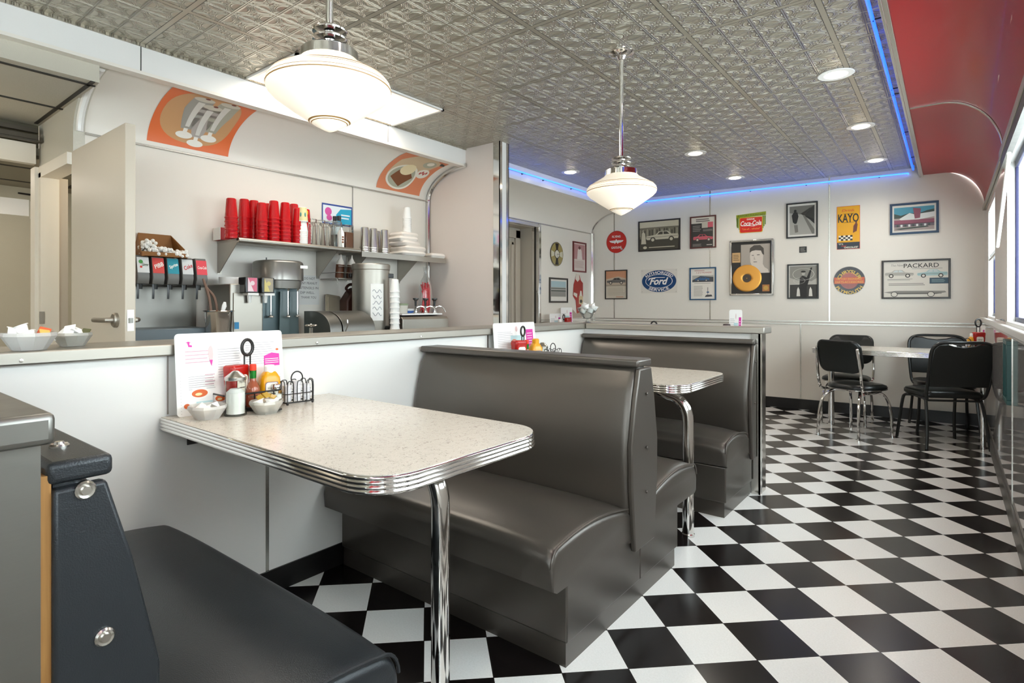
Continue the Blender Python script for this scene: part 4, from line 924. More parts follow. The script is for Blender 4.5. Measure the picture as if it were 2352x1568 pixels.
p = at(694.5, 553, X=-3.74); foam_stack(-3.74, p.y, SHZ, 8, .0135, 'under the printed paper cup on the shelf')
m = M(); m.lathe([(.041, 0), (.041, .006), (.031, .105), (.028, .108), (0, .108)], (0,0,0), 20, [0, 1, 0, 0]);
for i in range(7): a = 2*PI*i/7; m.ball((.036*math.cos(a), .036*math.sin(a), .05+.02*(i % 2)), (.006, .006, .018), 2+(i % 3), 8, 5)
one('paper_cup', 'paper cup printed yellow and green, upside down on the foam cup stack', 'cup', m, [FOAM, mat('cup_print', '#d9cf9a', .5), ink('#3f8a8a'), ink('#d6b21c'), ink('#3a7d3a')], (-3.74, p.y, SHZ+.0135*7+.075))
p = at(510, 549, X=-3.92); t = thing('small_carton', 'small red and white carton at the extreme left end of the red tumbler shelf', 'box', (-3.93, p.y, SHZ)); part('carton_box', M().box(-.05, -.03, 0, .05, .035, .085), mat('carton_red', '#a8201f', .45), t, bev=.002); part('white_end', M().box(-.05, -.034, 0, .05, -.030, .085), PAPER, t)
# clear soda glasses
G0 = M().lathe([(.036, 0), (.036, .004), (.030, .03), (.026, .09), (.022, .12), (.030, .125), (.032, .14), (0, .142)], (0,0,0), 14)
g0 = part('soda_glass', G0, clear('bar_glass', '#f6f6f4', .05, .08), None); gf = True
for k, (u, X_, w) in enumerate(((716, -3.76, 'nearest the red tumblers, front row'), (736, -3.76, 'second in the front row from the red tumblers'), (756, -3.76, 'third in the front row from the red tumblers'), (775, -3.76, 'at the right end of the front row'),
                             (726, -3.88, 'nearest the red tumblers, back row'), (747, -3.88, 'second in the back row from the red tumblers'), (768, -3.88, 'right end of the back row'))):
    o = g0 if gf else g0.copy()
    if not gf: COL.objects.link(o)
    gf = False
    o.location = (X_, at(u, 550, X=X_).y, SHZ); o.scale = (1.15, 1.15, 1.45); tag(o, 'clear glass upside down on the shelf, ' + w, 'glass', 'clear glasses on the shelf')
c, = [at(774, 494, X=XL)]
t = thing('wall_sign', 'small blue edged sign with a pink blob, half hidden behind clear bottles', 'sign', c, rot=RL)
m = M(); a = at(740, 480, X=XL); b = at(809, 510, X=XL); w = b.y-a.y; h = .17
m.rect(-w/2, -h/2, w/2, h/2, 0, 0); m.rect(-.47*w, -.42*h, .47*w, .42*h, 1, 1); m.flat([(.0,-.42*h),(.47*w,-.42*h),(.47*w,.36*h),(.1*w,.3*h),(-.05*w,0)], 2, 2); m.disc(-.3*w, .12*h, .11*w, .2*h, 2, 3); m.disc(-.27*w, -.18*h, .09*w, .14*h, 3, 3); lines(m, .12*w, -.2*h, .42*w, .1*h, 2, 1, 3)
part('plate', m, [ink('#22408c'), ink('#dfe6ea'), ink('#1f9fc0'), ink('#d0519a')], t, loc=(0, 0, .006))
BOT = clear('clear_bottle', '#dde6e8', .2)
for u, X_, w in ((769, -3.88, 'left one of the black capped pair'), (779, -3.84, 'right one of the black capped pair')):
    p = at(u, 545, X=X_); t = thing('clear_bottle', 'clear bottle behind the shelf glasses, ' + w, 'bottle', (X_, p.y, SHZ), 0, 'black capped bottles on the shelf')
    part('body', M().lathe([(0, 0), (.026, 0), (.028, .01), (.028, .19), (.016, .23), (.014, .25)], (0,0,0), 16), BOT, t); part('cap', M().lathe([(.016, .235), (.017, .272), (0, .274)], (0,0,0), 14), BLKP, t); part('label', M().lathe([(.0286, .12), (.0286, .18)], (0,0,0), 16), ink('#cfe2ea'), t)
p = at(783, 555, X=-3.76); t = thing('syrup_bottle', 'white bottle with a brown print standing right of the glasses', 'bottle', (-3.76, p.y, SHZ))
part('body', M().lathe([(0, 0), (.026, 0), (.027, .12), (.02, .14), (.012, .15), (.012, .165), (0, .166)], (0,0,0), 16), FOAM, t)
m = M(); [m.ball((.0255, 0, .05+.02*i), (.004, .010, .008), 0, 8, 5) for i in range(3)]; part('print_patch', m, ink('#7c4a1e'), t)
p = at(802, 560, X=-3.80); t = thing('storage_jar', 'square clear jar half full of brown powder at the right end of the left shelf', 'jar', (-3.80, p.y-.02, SHZ))
part('jar_body', M().box(-.035, -.04, 0, .035, .04, .20), GLASS, t, bev=.006); part('contents', M().box(-.031, -.036, .003, .031, .036, .14), ink('#8a5a3c'), t, bev=.004)
# malt cups
MC = part('malt_cup', cup_mesh(.044, .032, .17), mat('malt_cup_steel', '#c9c5bd', .22, 1)); mf = True
for u, v0, X_, w in ((838, 506, -3.76, 'left front'), (846, 505, -3.88, 'left back'), (857.6, 503, -3.76, 'middle front'), (866, 503, -3.88, 'middle back'), (883, 499, -3.76, 'right front')):
    y = at(u, 560, X=X_).y; n = 3
    for i in range(n):
        o = MC if mf else MC.copy()
        if not mf: COL.objects.link(o)
        mf = False
        o.location = (X_, y, 1.66+.018*i); tag(o, 'steel malt cup, %s of the %s nested stack on the right shelf' % (('bottom one', 'middle one', 'top one')[i], w), 'cup', 'steel malt cups on the right shelf')
# foam clamshell boxes and trays
CL = mat('cream_foam', '#efe6dc', .6); bx = M()
rows = []
for z, q in ((0, .86), (.012, .95), (.03, 1), (.034, 1.02), (.038, 1), (.058, .92), (.064, .8)):
    rows.append([bx.bm.verts.new((x*q, y*q, z)) for x, y in rrect(-.11, -.11, .11, .11, .03, 4)])
for a, b in zip(rows, rows[1:]):
    for i in range(len(a)): bx._f([a[i], a[(i+1) % len(a)], b[(i+1) % len(b)], b[i]], 0)
bx._f(rows[0][::-1], 0); bx._f(rows[-1], 0)
c0 = part('takeout_box', bx, CL); yb_ = at(935, 580, X=-3.82).y
for i, (dy, dz, s, w) in enumerate(((0, 0, 1.15, 'bottom one'), (.01, .045, 1.12, 'second one up'), (-.03, .09, .95, 'third one up'), (-.05, .128, .92, 'fourth one up'), (-.04, .166, .88, 'top one'))):
    o = c0 if i == 0 else c0.copy()
    if i: COL.objects.link(o)
    o.location = (-3.82, yb_+dy, 1.66+dz); o.scale = (s, s*1.05, .72); o.rotation_euler = (0, 0, .1*(i % 3)-.1); tag(o, 'cream foam takeout box, %s in the pile on the right shelf' % w, 'box', 'foam takeout boxes on the right shelf')
o = c0.copy(); COL.objects.link(o); o.location = (-3.80, at(1000, 578, X=-3.80).y-.03, 1.66); o.scale = (.8, .8, .75); tag(o, 'single foam takeout box lying at the right end of the shelf', 'box', 'foam takeout boxes on the right shelf')
foam_stack(-3.82, yb_+.0, 1.66+.166+.045, 9, .0165, 'on top of the foam takeout boxes')
# wire bottle rack under the shelf joint
y0 = at(765, 620, X=-3.8).y; y1 = at(826, 620, X=-3.8).y
t = thing('bottle_rack', 'small hanging steel rack under the shelf joint with two brown bottles', 'rack', (-3.85, (y0+y1)/2, 1.43)); h = (y1-y0)/2
m = M(); m.box(-.12, -h, 0, .12, h, .006); part('tray', m, STEEL, t)
m = M()
for z in (.05, .10): m.tube([(.12, -h, z), (.12, h, z)], .003, 6)
for y in (-h, h): m.tube([(-.12, y, .2), (-.12, y, .05), (.12, y, .05)], .003, 6); m.tube([(.1, y, .0), (.1, y+.01, -.04)], .004, 6)
part('wire_guard', m, STEEL, t)
for dy, w in ((-.05, 'nearer the mixer'), (.06, 'nearer the tea urn')):
    b = thing('sauce_bottle', 'tilted brown sauce bottle in the hanging rack, ' + w, 'bottle', (-3.83, (y0+y1)/2+dy, 1.442), 0, 'sauce bottles in the hanging rack'); b.rotation_euler = (.0, .12, 0)
    part('body', M().lathe([(0, 0), (.032, 0), (.034, .01), (.034, .11)], (0,0,0), 16), ink('#5e3520'), b); part('cone_top', M().lathe([(.034, .11), (.03, .13), (.008, .165), (.005, .19), (0, .191)], (0,0,0), 16), ink('#d9cfc4'), b)
# back counter
one('service_counter', 'steel work counter along the back of the service alcove', 'counter', M().box(-3.995, 1.14, .0, -3.20, 3.985, .898), STEEL, bev=.006)
# drink dispenser with five valves
ya, yb = at(312, 600, X=-3.78).y, at(472, 600, X=-3.78).y
t = thing('drink_dispenser', 'wall mounted five valve drink dispenser with coloured flavour cards', 'dispenser', (-3.98, (ya+yb)/2, 1.36)); W2 = (yb-ya)/2+.04
part('back_panel', M().box(0, -W2-.05, -.44, .02, W2-.02, .10), STEELD, t); part('manifold', M().box(.02, -W2, -.02, .12, W2, .155), mat('dispenser_grey', '#57544e', .4), t, bev=.008); part('drip_tray', M().box(.02, -W2-.2, -.455, .34, at(488, 745, X=-3.64).y-(ya+yb)/2, -.28), mat('blue_grey_plastic', '#5f6a70', .4), t, bev=.006)
CARD = [('#dcdedd', [('disc', -.012, .02, .012, '#3b8a3a'), ('disc', -.012, -.012, .007, '#c9342c')], 'Ginger', '#5b6b5c'), ('#d2453f', [], 'PIBB', '#f5efe8'), ('#1d8d9f', [], 'Sprite', '#f0f6ee'), ('#d3d5d4', [], 'Coke', '#c32a33'), ('#e04752', [], 'Coca-Cola', '#f6ece8')]
for i, (bg, sh, tx, tc_) in enumerate(CARD):
    y = at((331, 366, 400, 433, 465)[i], 605, X=-3.78).y-(ya+yb)/2
    v = part('valve', M().prism([(.12, y-.042, -.005), (.20, y-.042, -.01), (.215, y-.042, .03), (.185, y-.042, .165), (.12, y-.042, .165)], (0, .07, 0)), mat('valve_grey', '#6d6b67', .4), t, bev=.004)
    m = M(); m.rect(-.033, -.048, .033, .048, 0, 0)
    for k, s in enumerate(sh): m.disc(s[1], s[2], s[3], None, 1, 2+k)
    m.text(tx, .002 if not sh else .012, 0, .056 if not sh else .036, .026 if len(tx) < 7 else .02, 2, 1, shear=.2, bold=.02)
    if tx in ('PIBB', 'Sprite', 'Coke'): m.xf(Matrix.Identity(4)); [setattr(w, 'co', Matrix.Rotation(R(25) if w.co.z > LH else 0, 4, 'Z') @ w.co) for w in m.bm.verts]
    mx = Matrix.Translation((.2045, y-.007, .105)) @ Matrix(((0, -.2, .98), (1, 0, 0), (0, .98, .2))).to_4x4()
    m.xf(mx); part('flavour_card', m, [ink(bg), ink(tc_)] + [ink(s[4]) for s in sh], v)
    m = M(); m.lathe([(.013, -.03), (.015, 0)], (.165, y-.01, -.01), 10); m.tube([(.185, y-.03, -.0), (.19, y-.03, -.05), (.185, y-.03, -.10)], .007, 6, flat=.5); part('nozzle_lever', m, BLKP, v)
# carton of white packing pieces on top
p = at(362, 575, X=-3.85); t = thing('cardboard_box', 'open brown cardboard carton tipped on top of the drink dispenser', 'box', (-3.87, p.y+.02, 1.518))
m = M(); w = .125
bk = [(-.10, -w, 0), (-.10, w, 0), (-.09, w*.8, .16), (-.09, -w*.75, .16)]
m.prism(bk, (.004, 0, 0)); m.prism([(-.10, -w, 0), (-.09, -w*.75, .16), (.08, -w*1.15, .06), (.10, -w*1.1, 0)], (0, .004, 0)); m.prism([(-.10, w, 0), (-.09, w*.8, .16), (.08, w, .05), (.10, w, 0)], (0, .004, 0)); m.box(-.10, -w, -.0, .10, w, .004); m.box(.095, -w*1.1, 0, .10, w, .03)
part('carton', m, mat('brown_cardboard', '#8a5a28', .7), t)
m = M()
for i in range(230):
    y = (random.random()*2-1)*w*1.02; x = .0+random.random()*.10; z = .008 + .045*random.random() + (.05*random.random() if y < -.06 else .0) - .01*(y > .05)
    m.ball((x, y, z), (.012, .012, .012), 0, 6, 4)
o = one('packing_peanuts', 'white packing pieces filling the open carton', 'packing', m, FOAM, (-3.87, p.y+.02, 1.522)); o['kind'] = 'stuff'
# steel pot of utensils
p = at(503, 750, X=-3.60); t = thing('utensil_pot', 'tall steel pot holding sticks and a white spatula beside the drink dispenser', 'pot', (-3.6, p.y, .90)); zt = at(503, 714, X=-3.6).z-.90
part('pot', M().lathe([(0, 0), (.062, 0), (.066, .01), (.085, zt-.006), (.095, zt), (.092, zt+.003), (.08, zt-.01), (.06, .012), (0, .011)], (0,0,0), 28), CHROME, t)
SPO = mat('brown_wood_stick', '#7d6253', .6)
for k, (du, dv, b) in enumerate(((467, 640, -.01), (474, 660, .02))):
    q = at(du, dv, X=-3.7); o = one('wooden_stick', 'long brown stick leaning from the steel pot, ' + ('taller one' if k == 0 else 'shorter one'), 'utensil', M().tube(spl([(-.02, -.01+b, .02), ((q.x+3.6)*.5, (q.y-p.y)*.45+b, zt+.05), (q.x+3.6, q.y-p.y, q.z-.90)], 5), .008, 6), SPO, (-3.6, p.y, .90), group='sticks in the steel pot')
q = at(515, 695, X=-3.6); one('spatula', 'white spatula handle sticking out of the steel pot', 'utensil', M().tube([(0.01, .0, .03), (.0, q.y-p.y-.01, zt), (0, q.y-p.y, q.z-.92), (0, q.y-p.y+.004, q.z-.895)], [.009, .012, .016, .008], 10, flat=.5), FOAM, (-3.6, p.y, .90))
# twin juice dispenser
ya, yb = at(530, 700, X=-3.62).y, at(606, 700, X=-3.62).y; zt = at(560, 652, X=-3.62).z
t = thing('juice_dispenser', 'steel box dispenser with pink and grey flavour cards left of the mixer', 'dispenser', (-3.75, (ya+yb)/2, .90)); h = (yb-ya)/2; H2 = zt-.90
part('body', M().box(-.2, -h, 0, .12, h, H2), STEEL, t, bev=.006); part('face_panel', M().box(.12, -h+.02, .10, .128, h-.01, H2-.06), STEEL, t, bev=.003); part('top_cup', M().lathe([(0, .05), (.075, .05), (.075, 0)], (-.06, -.02, H2), 24), FOAM, t)
for dy, c_, c2 in ((-.0, '#d76d86', '#efd9dc'), (.115, '#a79c88', '#d6c680')):
    v = part('valve', M().box(.10, dy-.05, H2-.06, .19, dy+.045, H2+.045), BLKP, t, bev=.006); m = M(); m.rect(-.032, -.045, .032, .045, 0, 0); m.flat([(-.032,-.045),(.01,-.045),(-.01,.0),(-.03,.045)], 1, 1); m.disc(0, .01, .015, None, 2, 1)
    m.xf(Matrix.Translation((.192, dy, H2-.005)) @ RL.to_4x4()); part('flavour_card', m, [ink(c_), ink(c2)], v)
    m = M(); m.box(.13, dy-.035, H2-.075, .20, dy+.04, H2-.06); m.lathe([(.012, -.05), (.015, 0)], (.15, dy, H2-.075), 10); part('spout', m, FOAM, v)
m = M(); m.box(.128, -.09, .165, .131, -.06, .21); part('blue_sticker', m, ink('#2d86b8'), t); m = M(); m.box(.12, -.05, .13, .16, .08, .14); part('drip_ledge', m, ALU, t)
# triple spindle mixer
p = at(652, 760, X=-3.66); zt = at(652, 597, X=-3.66).z-.90
t = thing('drink_mixer', 'big grey green three spindle milkshake mixer on the back counter', 'mixer', (-3.78, p.y+.035, .90)); MG = mat('mixer_teal_grey', '#56676a', .35, .2)
hd = M(); pr = rrect(-.15, -.165, .15, .165, (.09, .13, .13, .09), 8); rows = []
for z, q in ((zt-.20, .88), (zt-.145, .92), (zt-.14, 1), (zt-.02, .985), (zt-.008, .95), (zt, .86)): rows.append([hd.bm.verts.new((x*q, y*q, z)) for x, y in pr])
for a, b in zip(rows, rows[1:]):
    for i in range(len(a)): hd._f([a[i], a[(i+1) % len(a)], b[(i+1) % len(a)], b[i]], 0)
hd._f(rows[0][::-1], 0); hd._f(rows[-1], 0); part('motor_head', hd, mat('mixer_head_grey', '#8b8883', .28, .7), t, ang=50)
m = M(); m.box(.158, .07, zt-.055, .163, .13, zt-.035); part('badge', m, ALU, t)
part('column', M().prism(rrect(-.14, -.15, -.02, .15, .03) and [(x, y, 0) for x, y in rrect(-.14, -.165, .02, .165, .04)], (0, 0, zt-.18)), MG, t); part('foot', M().prism([(x, y, 0) for x, y in rrect(-.15, -.17, .15, .17, .1)], (0, 0, .07)), MG, t, bev=.01)
for y, x in ((-.10, .06), (.01, .10), (.105, .07)):
    m = M(); m.lathe([(0, zt-.165), (.022, zt-.165), (.02, zt-.20), (.008, zt-.21), (.006, zt-.22)], (x, y, 0), 14); m.cyl((x, y, zt-.21), (x, y, zt-.40), .0055, 8); m.lathe([(0, .02), (.02, .008), (.022, 0), (0, -.008)], (x, y, zt-.405), 14); s = part('spindle', m, CHROME, t)
    m = M(); m.prism([(x-.05, y-.042, .07), (x-.05, y+.042, .07), (x-.05, y+.032, zt-.22), (x-.05, y-.032, zt-.22)], (.006, 0, 0)); part('cup_guide', m, mat('guide_grey', '#6b7a7c', .3), t)
m = M(); m.cyl((.0, -.1, zt), (0, -.1, zt+.02), .004, 6); part('toggle_switch', m, BLKP, t)
# paper notice on the wall
c = at(706, 665, X=XL); t = thing('paper_notice', 'white paper notice with capital letters right of the mixer', 'notice', (XL+.002, c.y, c.z), rot=RL); m = M(); m.rect(-.13, -.12, .11, .115, 0, 0)
for k, s in enumerate(('DO NOT', 'ANY PEANUT', 'UTENSILS IN', 'DIP WELL.', 'THANK YOU')): m.text(s, .01+(.01, .0, .005, -.01, .0)[k], .09-.038*k, (.10, .16, .17, .13, .14)[k], .019, 1, 1)
part('sheet', m, [ink('#dcd9d4'), ink('#4b4846')], t)
# leaning pan lid and brown jug
c = at(764, 697, X=-3.9); t = thing('serving_pan', 'square steel pan lid leaning upright on the steel cabinet', 'lid', (-3.90, c.y, c.z-.10)); t.rotation_euler = (R(-8), R(-12), 0)
m = M(); m.prism([(0, y, z) for y, z in rrect(-.07, -.02, .075, .175, .015)], (.008, 0, 0)); part('lid_plate', m, mat('worn_brass_steel', '#a89c88', .4, .5), t, bev=.003); m = M(); m.prism([(.008, y, z) for y, z in rrect(-.052, .0, .057, .155, .012)], (.004, 0, 0)); m.lathe([(0, .012), (.012, .01), (.014, 0)], (0,0,0), 12); part('raised_rim', m, mat('worn_brass_steel', '#8c8170'), t, bev=.002)
p = at(803, 706, X=-3.88); t = thing('syrup_jug', 'dark brown plastic jug with a handle and white label', 'jug', (-3.86, p.y, .90)); zj = at(803, 654, X=-3.86).z-.90
part('body', M().prism([(-.05, -.085, .0), (-.05, .085, 0), (-.05, .085, zj-.12), (-.05, .05, zj-.03), (-.05, .02, zj-.02), (-.05, -.03, zj-.055), (-.05, -.085, zj-.13)], (.11, 0, 0)), ink('#3c1d15'), t, bev=.02, seg=3)
m = M(); m.tube(spl([(0, -.03, zj-.05), (0, -.05, zj-.03), (0, -.02, zj), (0, .03, zj), (0, .04, zj-.03)], 5), .012, 8); part('handle', m, ink('#3c1d15'), t); part('cap', M().lathe([(.022, zj-.02), (.022, zj+.01), (0, zj+.012)], (0, .05, 0), 14), ink('#b8a94c'), t); m = M(); m.box(.061, .0, zj-.21, .063, .07, zj-.13); part('label', m, ink('#d9d2c8'), t)
# ice cream cabinet with curved steel lids
ya, yb, yc = at(698, 740, X=-3.62).y, at(758, 740, X=-3.45).y, at(842, 740, X=-3.40).y; zt = at(760, 714, X=-3.5).z
t = thing('dipping_cabinet', 'low steel ice cream cabinet with two curved lids', 'cabinet', (-3.32, yb, 0)); part('body', M().box(-.32, ya-yb-.02, .90, .06, yc-yb+.02, .93), STEEL, t, bev=.005)
for a, b in ((ya, yb-.006), (yb+.006, yc)):
    m = M(); pts = [(-.30, .93), (-.30, zt)] + [(-.18+.20*math.sin(q), zt-.13*(1-math.cos(q))+.0) for q in [i/8*PI/2 for i in range(9)]] + [(.03, .93)]
    m.prism([(x, a-yb, z) for x, z in pts], (0, b-a, 0)); part('lid', m, STEELD, t, bev=.003)
m = M(); m.tube([(.035, .012, zt-.14), (.05, .02, zt-.10), (.045, .02, zt-.06)], .004, 6); part('lid_latch', m, CHROME, t)
p = at(705, 752, X=-3.28); t = thing('water_tap', 'chrome cross handle tap in front of the steel cabinet', 'tap', (-3.235, p.y, .0)); zz = p.z
m = M(); m.cyl((0, 0, .90), (0, 0, zz+.0), .012, 12); part('stem', m, CHROME, t); m = M(); [m.ball((.028*math.cos(a), .028*math.sin(a), zz+.015), (.016, .016, .008), 0, 8, 6) for a in (0, PI/2, PI, 3*PI/2)]; m.ball((0,0,zz+.015), .012, 0, 8, 6); part('cross_handle', m, CHROME, t)
# tea urn
p = at(860, 760, X=-3.60); zt = at(860, 607, X=-3.6).z-.90; Rr = (at(897, 700, X=-3.6).y-at(822, 700, X=-3.6).y)/2*.88
t = thing('tea_urn', 'tall round steel tea urn with a black tap', 'urn', (-3.62, p.y-.02, .90))
part('body', M().lathe([(0, 0), (Rr*.96, 0), (Rr, .02), (Rr, zt-.05), (Rr*1.03, zt-.045), (Rr*1.03, zt-.02)], (0,0,0), 36), STEEL, t); part('lid', M().lathe([(Rr*1.04, zt-.03), (Rr*1.04, zt-.008), (Rr, zt), (0, zt+.004)], (0,0,0), 36), STEEL, t, bev=.003)
for a in (-2.3, .75): m = M(); x, y = math.cos(a)*Rr, math.sin(a)*Rr; m.box(x-.012, y-.03, zt-.11, x+.02, y+.03, zt-.075); part('side_handle', m, BLKP, t, bev=.004)
m = M(); ux = Vector((.966, .259, 0)); q = ux*Rr; m.cyl(q+Vector((0,0,.14)), q+ux*.06+Vector((0,0,.14)), .018, 12); m.cyl(q+ux*.05+Vector((0,0,.17)), q+ux*.05+Vector((0,0,.09)), .016, 12); m.tube(spl([q+ux*.05+Vector((0,0,.17)), q+ux*.04+Vector((0,.01,.24)), q+ux*.07+Vector((0,.01,.27)), q+ux*.08+Vector((0,-.01,.24)), q+ux*.055+Vector((0,0,.19))], 4), .006, 6); part('tap', m, BLKP, t)
m = M(); m.grid(lambda a, b: ((Rr+.002)*math.cos(-.70+.72*a), (Rr+.002)*math.sin(-.70+.72*a), .20+.29*b), 10, 1)
for i in range(5): m.tube([((Rr+.003)*math.cos(a), (Rr+.003)*math.sin(a), .43-.045*i+.012*math.sin(a*21+i*2)) for a in [-.60+.5*k/24 for k in range(25)]], .0016, 4, 1)
part('handwritten_label', m, [PAPER, ink('#5c6470')], t)
p = at(907, 762, X=-3.40); zt = at(907, 641, X=-3.40).z; n = 11; foam_stack(-3.40, p.y, .905, n, (zt-.905-.105)/(n-1), 'standing right beside the tea urn')
# topping rail with pumps, tubs, straw bag
ya, yb = at(925, 740, X=-3.5).y, at(1030, 740, X=-3.5).y; zt = at(975, 727, X=-3.5).z
t = thing('topping_rail', 'steel topping rail with three pumps at the end of the alcove', 'dispenser', (-3.62, (ya+yb)/2, .90)); h = (yb-ya)/2
part('body', M().prism([(-.12, -h, 0), (.12, -h, 0), (.12, -h, zt-.90-.02), (.10, -h, zt-.9), (-.12, -h, zt-.9+.02)], (0, 2*h, 0)), STEEL, t, bev=.004); part('white_deck', M().box(-.11, -h+.02, zt-.885, .09, h-.05, zt-.873), FOAM, t)
for u in (955, 977, 998):
    y = at(u, 720, X=-3.6).y-(ya+yb)/2; z0 = zt-.875
    m = M(); m.lathe([(.035, 0), (.035, .006), (.012, .012), (.011, .06), (.012, .065)], (0.02, y, z0), 14); s = part('pump', m, CHROME, t); part('pump_knob', M().lathe([(.009, .06), (.011, .11), (.026, .125), (.026, .135), (0, .137)], (0.02, y, z0), 14), BLKP, s)
    part('pump_spout', M().tube(spl([(.02, y, z0+.05), (.05, y+.03, z0+.065), (.07, y+.06, z0+.05), (.08, y+.08, z0+.01)], 4), .006, 6), CHROME, s)
for u, v, c_, lid, lab in ((926, 700, '#e6e4da', '#9aa88a', 'white tub with a sage green lid behind the pumps'), (940, 712, '#2d62b0', '#dfe6ea', 'blue and white tub behind the pumps')):
    p = at(u, v, X=-3.78); t = thing('food_tub', lab, 'tub', (-3.80, p.y, .90)); hh = p.z-.90; part('tub', M().lathe([(0, 0), (.045, 0), (.056, hh), (0, hh)], (0,0,0), 20), ink(c_), t); part('lid', M().lathe([(.06, hh-.005), (.06, hh+.01), (.05, hh+.014), (0, hh+.014)], (0,0,0), 20), ink(lid), t)
p = at(978, 690, X=-3.82); t = thing('straw_bag', 'hanging clear bag half full of red straws at the end of the right shelf', 'bag', (-3.82, p.y, .90)); zb = at(978, 640, X=-3.82).z-.90
bag = []
zr = at(978, 650, X=-3.82).z-.90
m = M(); m.lathe([(0, zr-.36), (.05, zr-.33), (.085, zr-.22), (.08, zr-.06), (.06, zr+.02), (.03, zr+.06), (.02, zb+.06), (.035, zb+.11)], (0,0,0), 16, sx=.6); part('clear_bag', m, clear('bag_film', '#f6f6f6', .1, .15), t)
m = M()
for i in range(46): a = random.random()*6.28; r_ = .072*math.sqrt(random.random()); b = random.random()*6.28; m.tube([(.5*r_*math.cos(a), r_*math.sin(a), zr-.30+.06*random.random()), (.5*r_*math.cos(b)*.8, r_*math.sin(b)*.9, zr-.08+.09*random.random())], .006, 5)
s = part('red_straws', m, mat('red_straw', '#d8232b', .35), t); s['kind'] = 'stuff'
# pantry odds and ends seen past the kitchen door
one('paper_sheet', 'white paper sheet taped to the pantry wall', 'paper', M().box(-6.098, 1.10, 1.98, -6.096, 1.30, 2.12), PAPER)
one('paper_sheet', 'paper sheet with faint lines beside the blank one on the pantry wall', 'paper', M().box(-6.098, 1.305, 1.96, -6.096, 1.46, 2.11), ink('#cfc9ba'))
c = at(76, 448, X=-6.08); one('pan_handle', 'black pan handle on the pantry wall beyond the kitchen door casing', 'pan', M().tube([(0, -.10, 0.004), (0, 0, 0), (0, .14, -.004)], [.012, .014, .016], 8, flat=.6), BLKP, (-6.085, c.y, c.z))
m = M()
for z, x in ((2.36, -4.62), (2.31, -4.60)): m.box(x-.02, -1.6, z-.015, x+.01, 1.03, z+.015)
m.box(-4.64, -1.6, 2.285, -4.60, 1.05, 2.295); one('hood_rail', 'dull metal hood rails under the dropped ceiling', 'rail', m, mat('dark_hood_metal', '#4d483e', .5, .3))

# ================================================================== THINGS ON THE TABLES AND BAR
TZ = .80
def menu(label, loc, rz, w, h, big=True, tilt=6):
    t = thing('menu_card', label, 'menu', loc, rz, 'upright menu cards'); t.rotation_euler = (R(-tilt), 0, rz)
    part('card', M().prism([(x, -.001, y) for x, y in rrect(-w/2, 0, w/2, h, .014)], (0, -.003, 0)), mat('menu_paper', '#efedea', .35), t)
    m = M(); rows_ = lambda x0, x1, y0, y1, n, c: lines(m, x0*w, y0*h, x1*w, y1*h, n, c, 1, .22)
    if big:
        rows_(-.14, .08, .42, .80, 12, 0); rows_(.12, .42, .55, .86, 10, 0); rows_(-.42, -.2, .62, .80, 4, 1); rows_(-.40, -.16, .30, .48, 7, 0); rows_(-.26, -.17, .34, .5, 4, 1)
        m.flat([(-.4*w,.9*h),(-.38*w,.9*h),(-.38*w,.86*h),(-.36*w,.855*h),(-.36*w,.83*h),(-.39*w,.835*h)], 1, 2); m.rect(-.41*w, .885*h, -.37*w, .893*h, 1, 2); m.disc(-.2*w, .74*h, .022*w, .10*h, 1, 3); m.flat([(-.215*w,.66*h),(-.185*w,.66*h),(-.197*w,.58*h)], 2, 2)
        for x, y, rx, ry, c in ((-.31, .26, .085, .06, 4), (-.02, .27, .07, .065, 5), (-.13, .17, .06, .05, 4), (.2, .24, .07, .05, 5)): m.disc(x*w, y*h, rx*w*1.12, ry*h*1.15, 2, 6); m.disc(x*w, y*h, rx*w*.8, ry*h*.8, 3, c); m.disc((x-.01)*w, (y-.01)*h, rx*w*.35, ry*h*.3, 4, 7)
        m.rect(-.34*w, .10*h, -.2*w, .16*h, 1, 8); m.rect(-.02*w, .13*h, .12*w, .2*h, 1, 8); m.flat([(.3*w,.52*h),(.46*w,.52*h),(.46*w,.68*h),(.38*w,.7*h),(.3*w,.66*h)], 2, 2); lines(m, .31*w, .55*h, .45*w, .63*h, 3, 6, 3, .3); m.disc(.44*w, .74*h, .016*w, .014*h, 2, 4); m.disc(-.42*w, .12*h, .025*w, .03*h, 2, 4)
        for i in range(30): m.rect((-.47+.0325*i)*w, .955*h, (-.466+.0325*i)*w, .961*h, 1, 0); 
        for i in range(26): m.rect(-.468*w, (.03+.036*i)*h, -.464*w, (.037+.036*i)*h, 1, 0); m.rect(.464*w, (.03+.036*i)*h, .468*w, (.037+.036*i)*h, 1, 0)
    else:
        rows_(-.42, -.05, .45, .82, 10, 0); m.disc(-.04*w, .55*h, .09*w, .09*h, 2, 4); m.disc(-.06*w, .45*h, .05*w, .05*h, 3, 5); m.rect(.26*w, .45*h, .44*w, .84*h, 1, 2); lines(m, .28*w, .5*h, .42*w, .78*h, 5, 6, 2, .2); m.rect(-.12*w, .56*h, .2*w, .72*h, 1, 8); m.disc(.03*w, .86*h, .03*w, .06*h, 1, 3); m.rect(-.42*w, .16*h, -.2*w, .30*h, 1, 2); rows_(-.12, .2, .2, .4, 5, 0)
    m.xf(Matrix(((1,0,0,0),(0,0,-1,-.0045),(0,1,0,0),(0,0,0,1))))
    part('print', m, [ink(k) for k in ('#a9a7a8', '#c79aa6', '#cc2f9a', '#d9b9b8', '#d4622a', '#b8742e', '#f4f0ea', '#f0d9a0', '#b9d5d8')], t)
    return t
def zp(u, v, z=TZ): return at(u, v, Z=z)
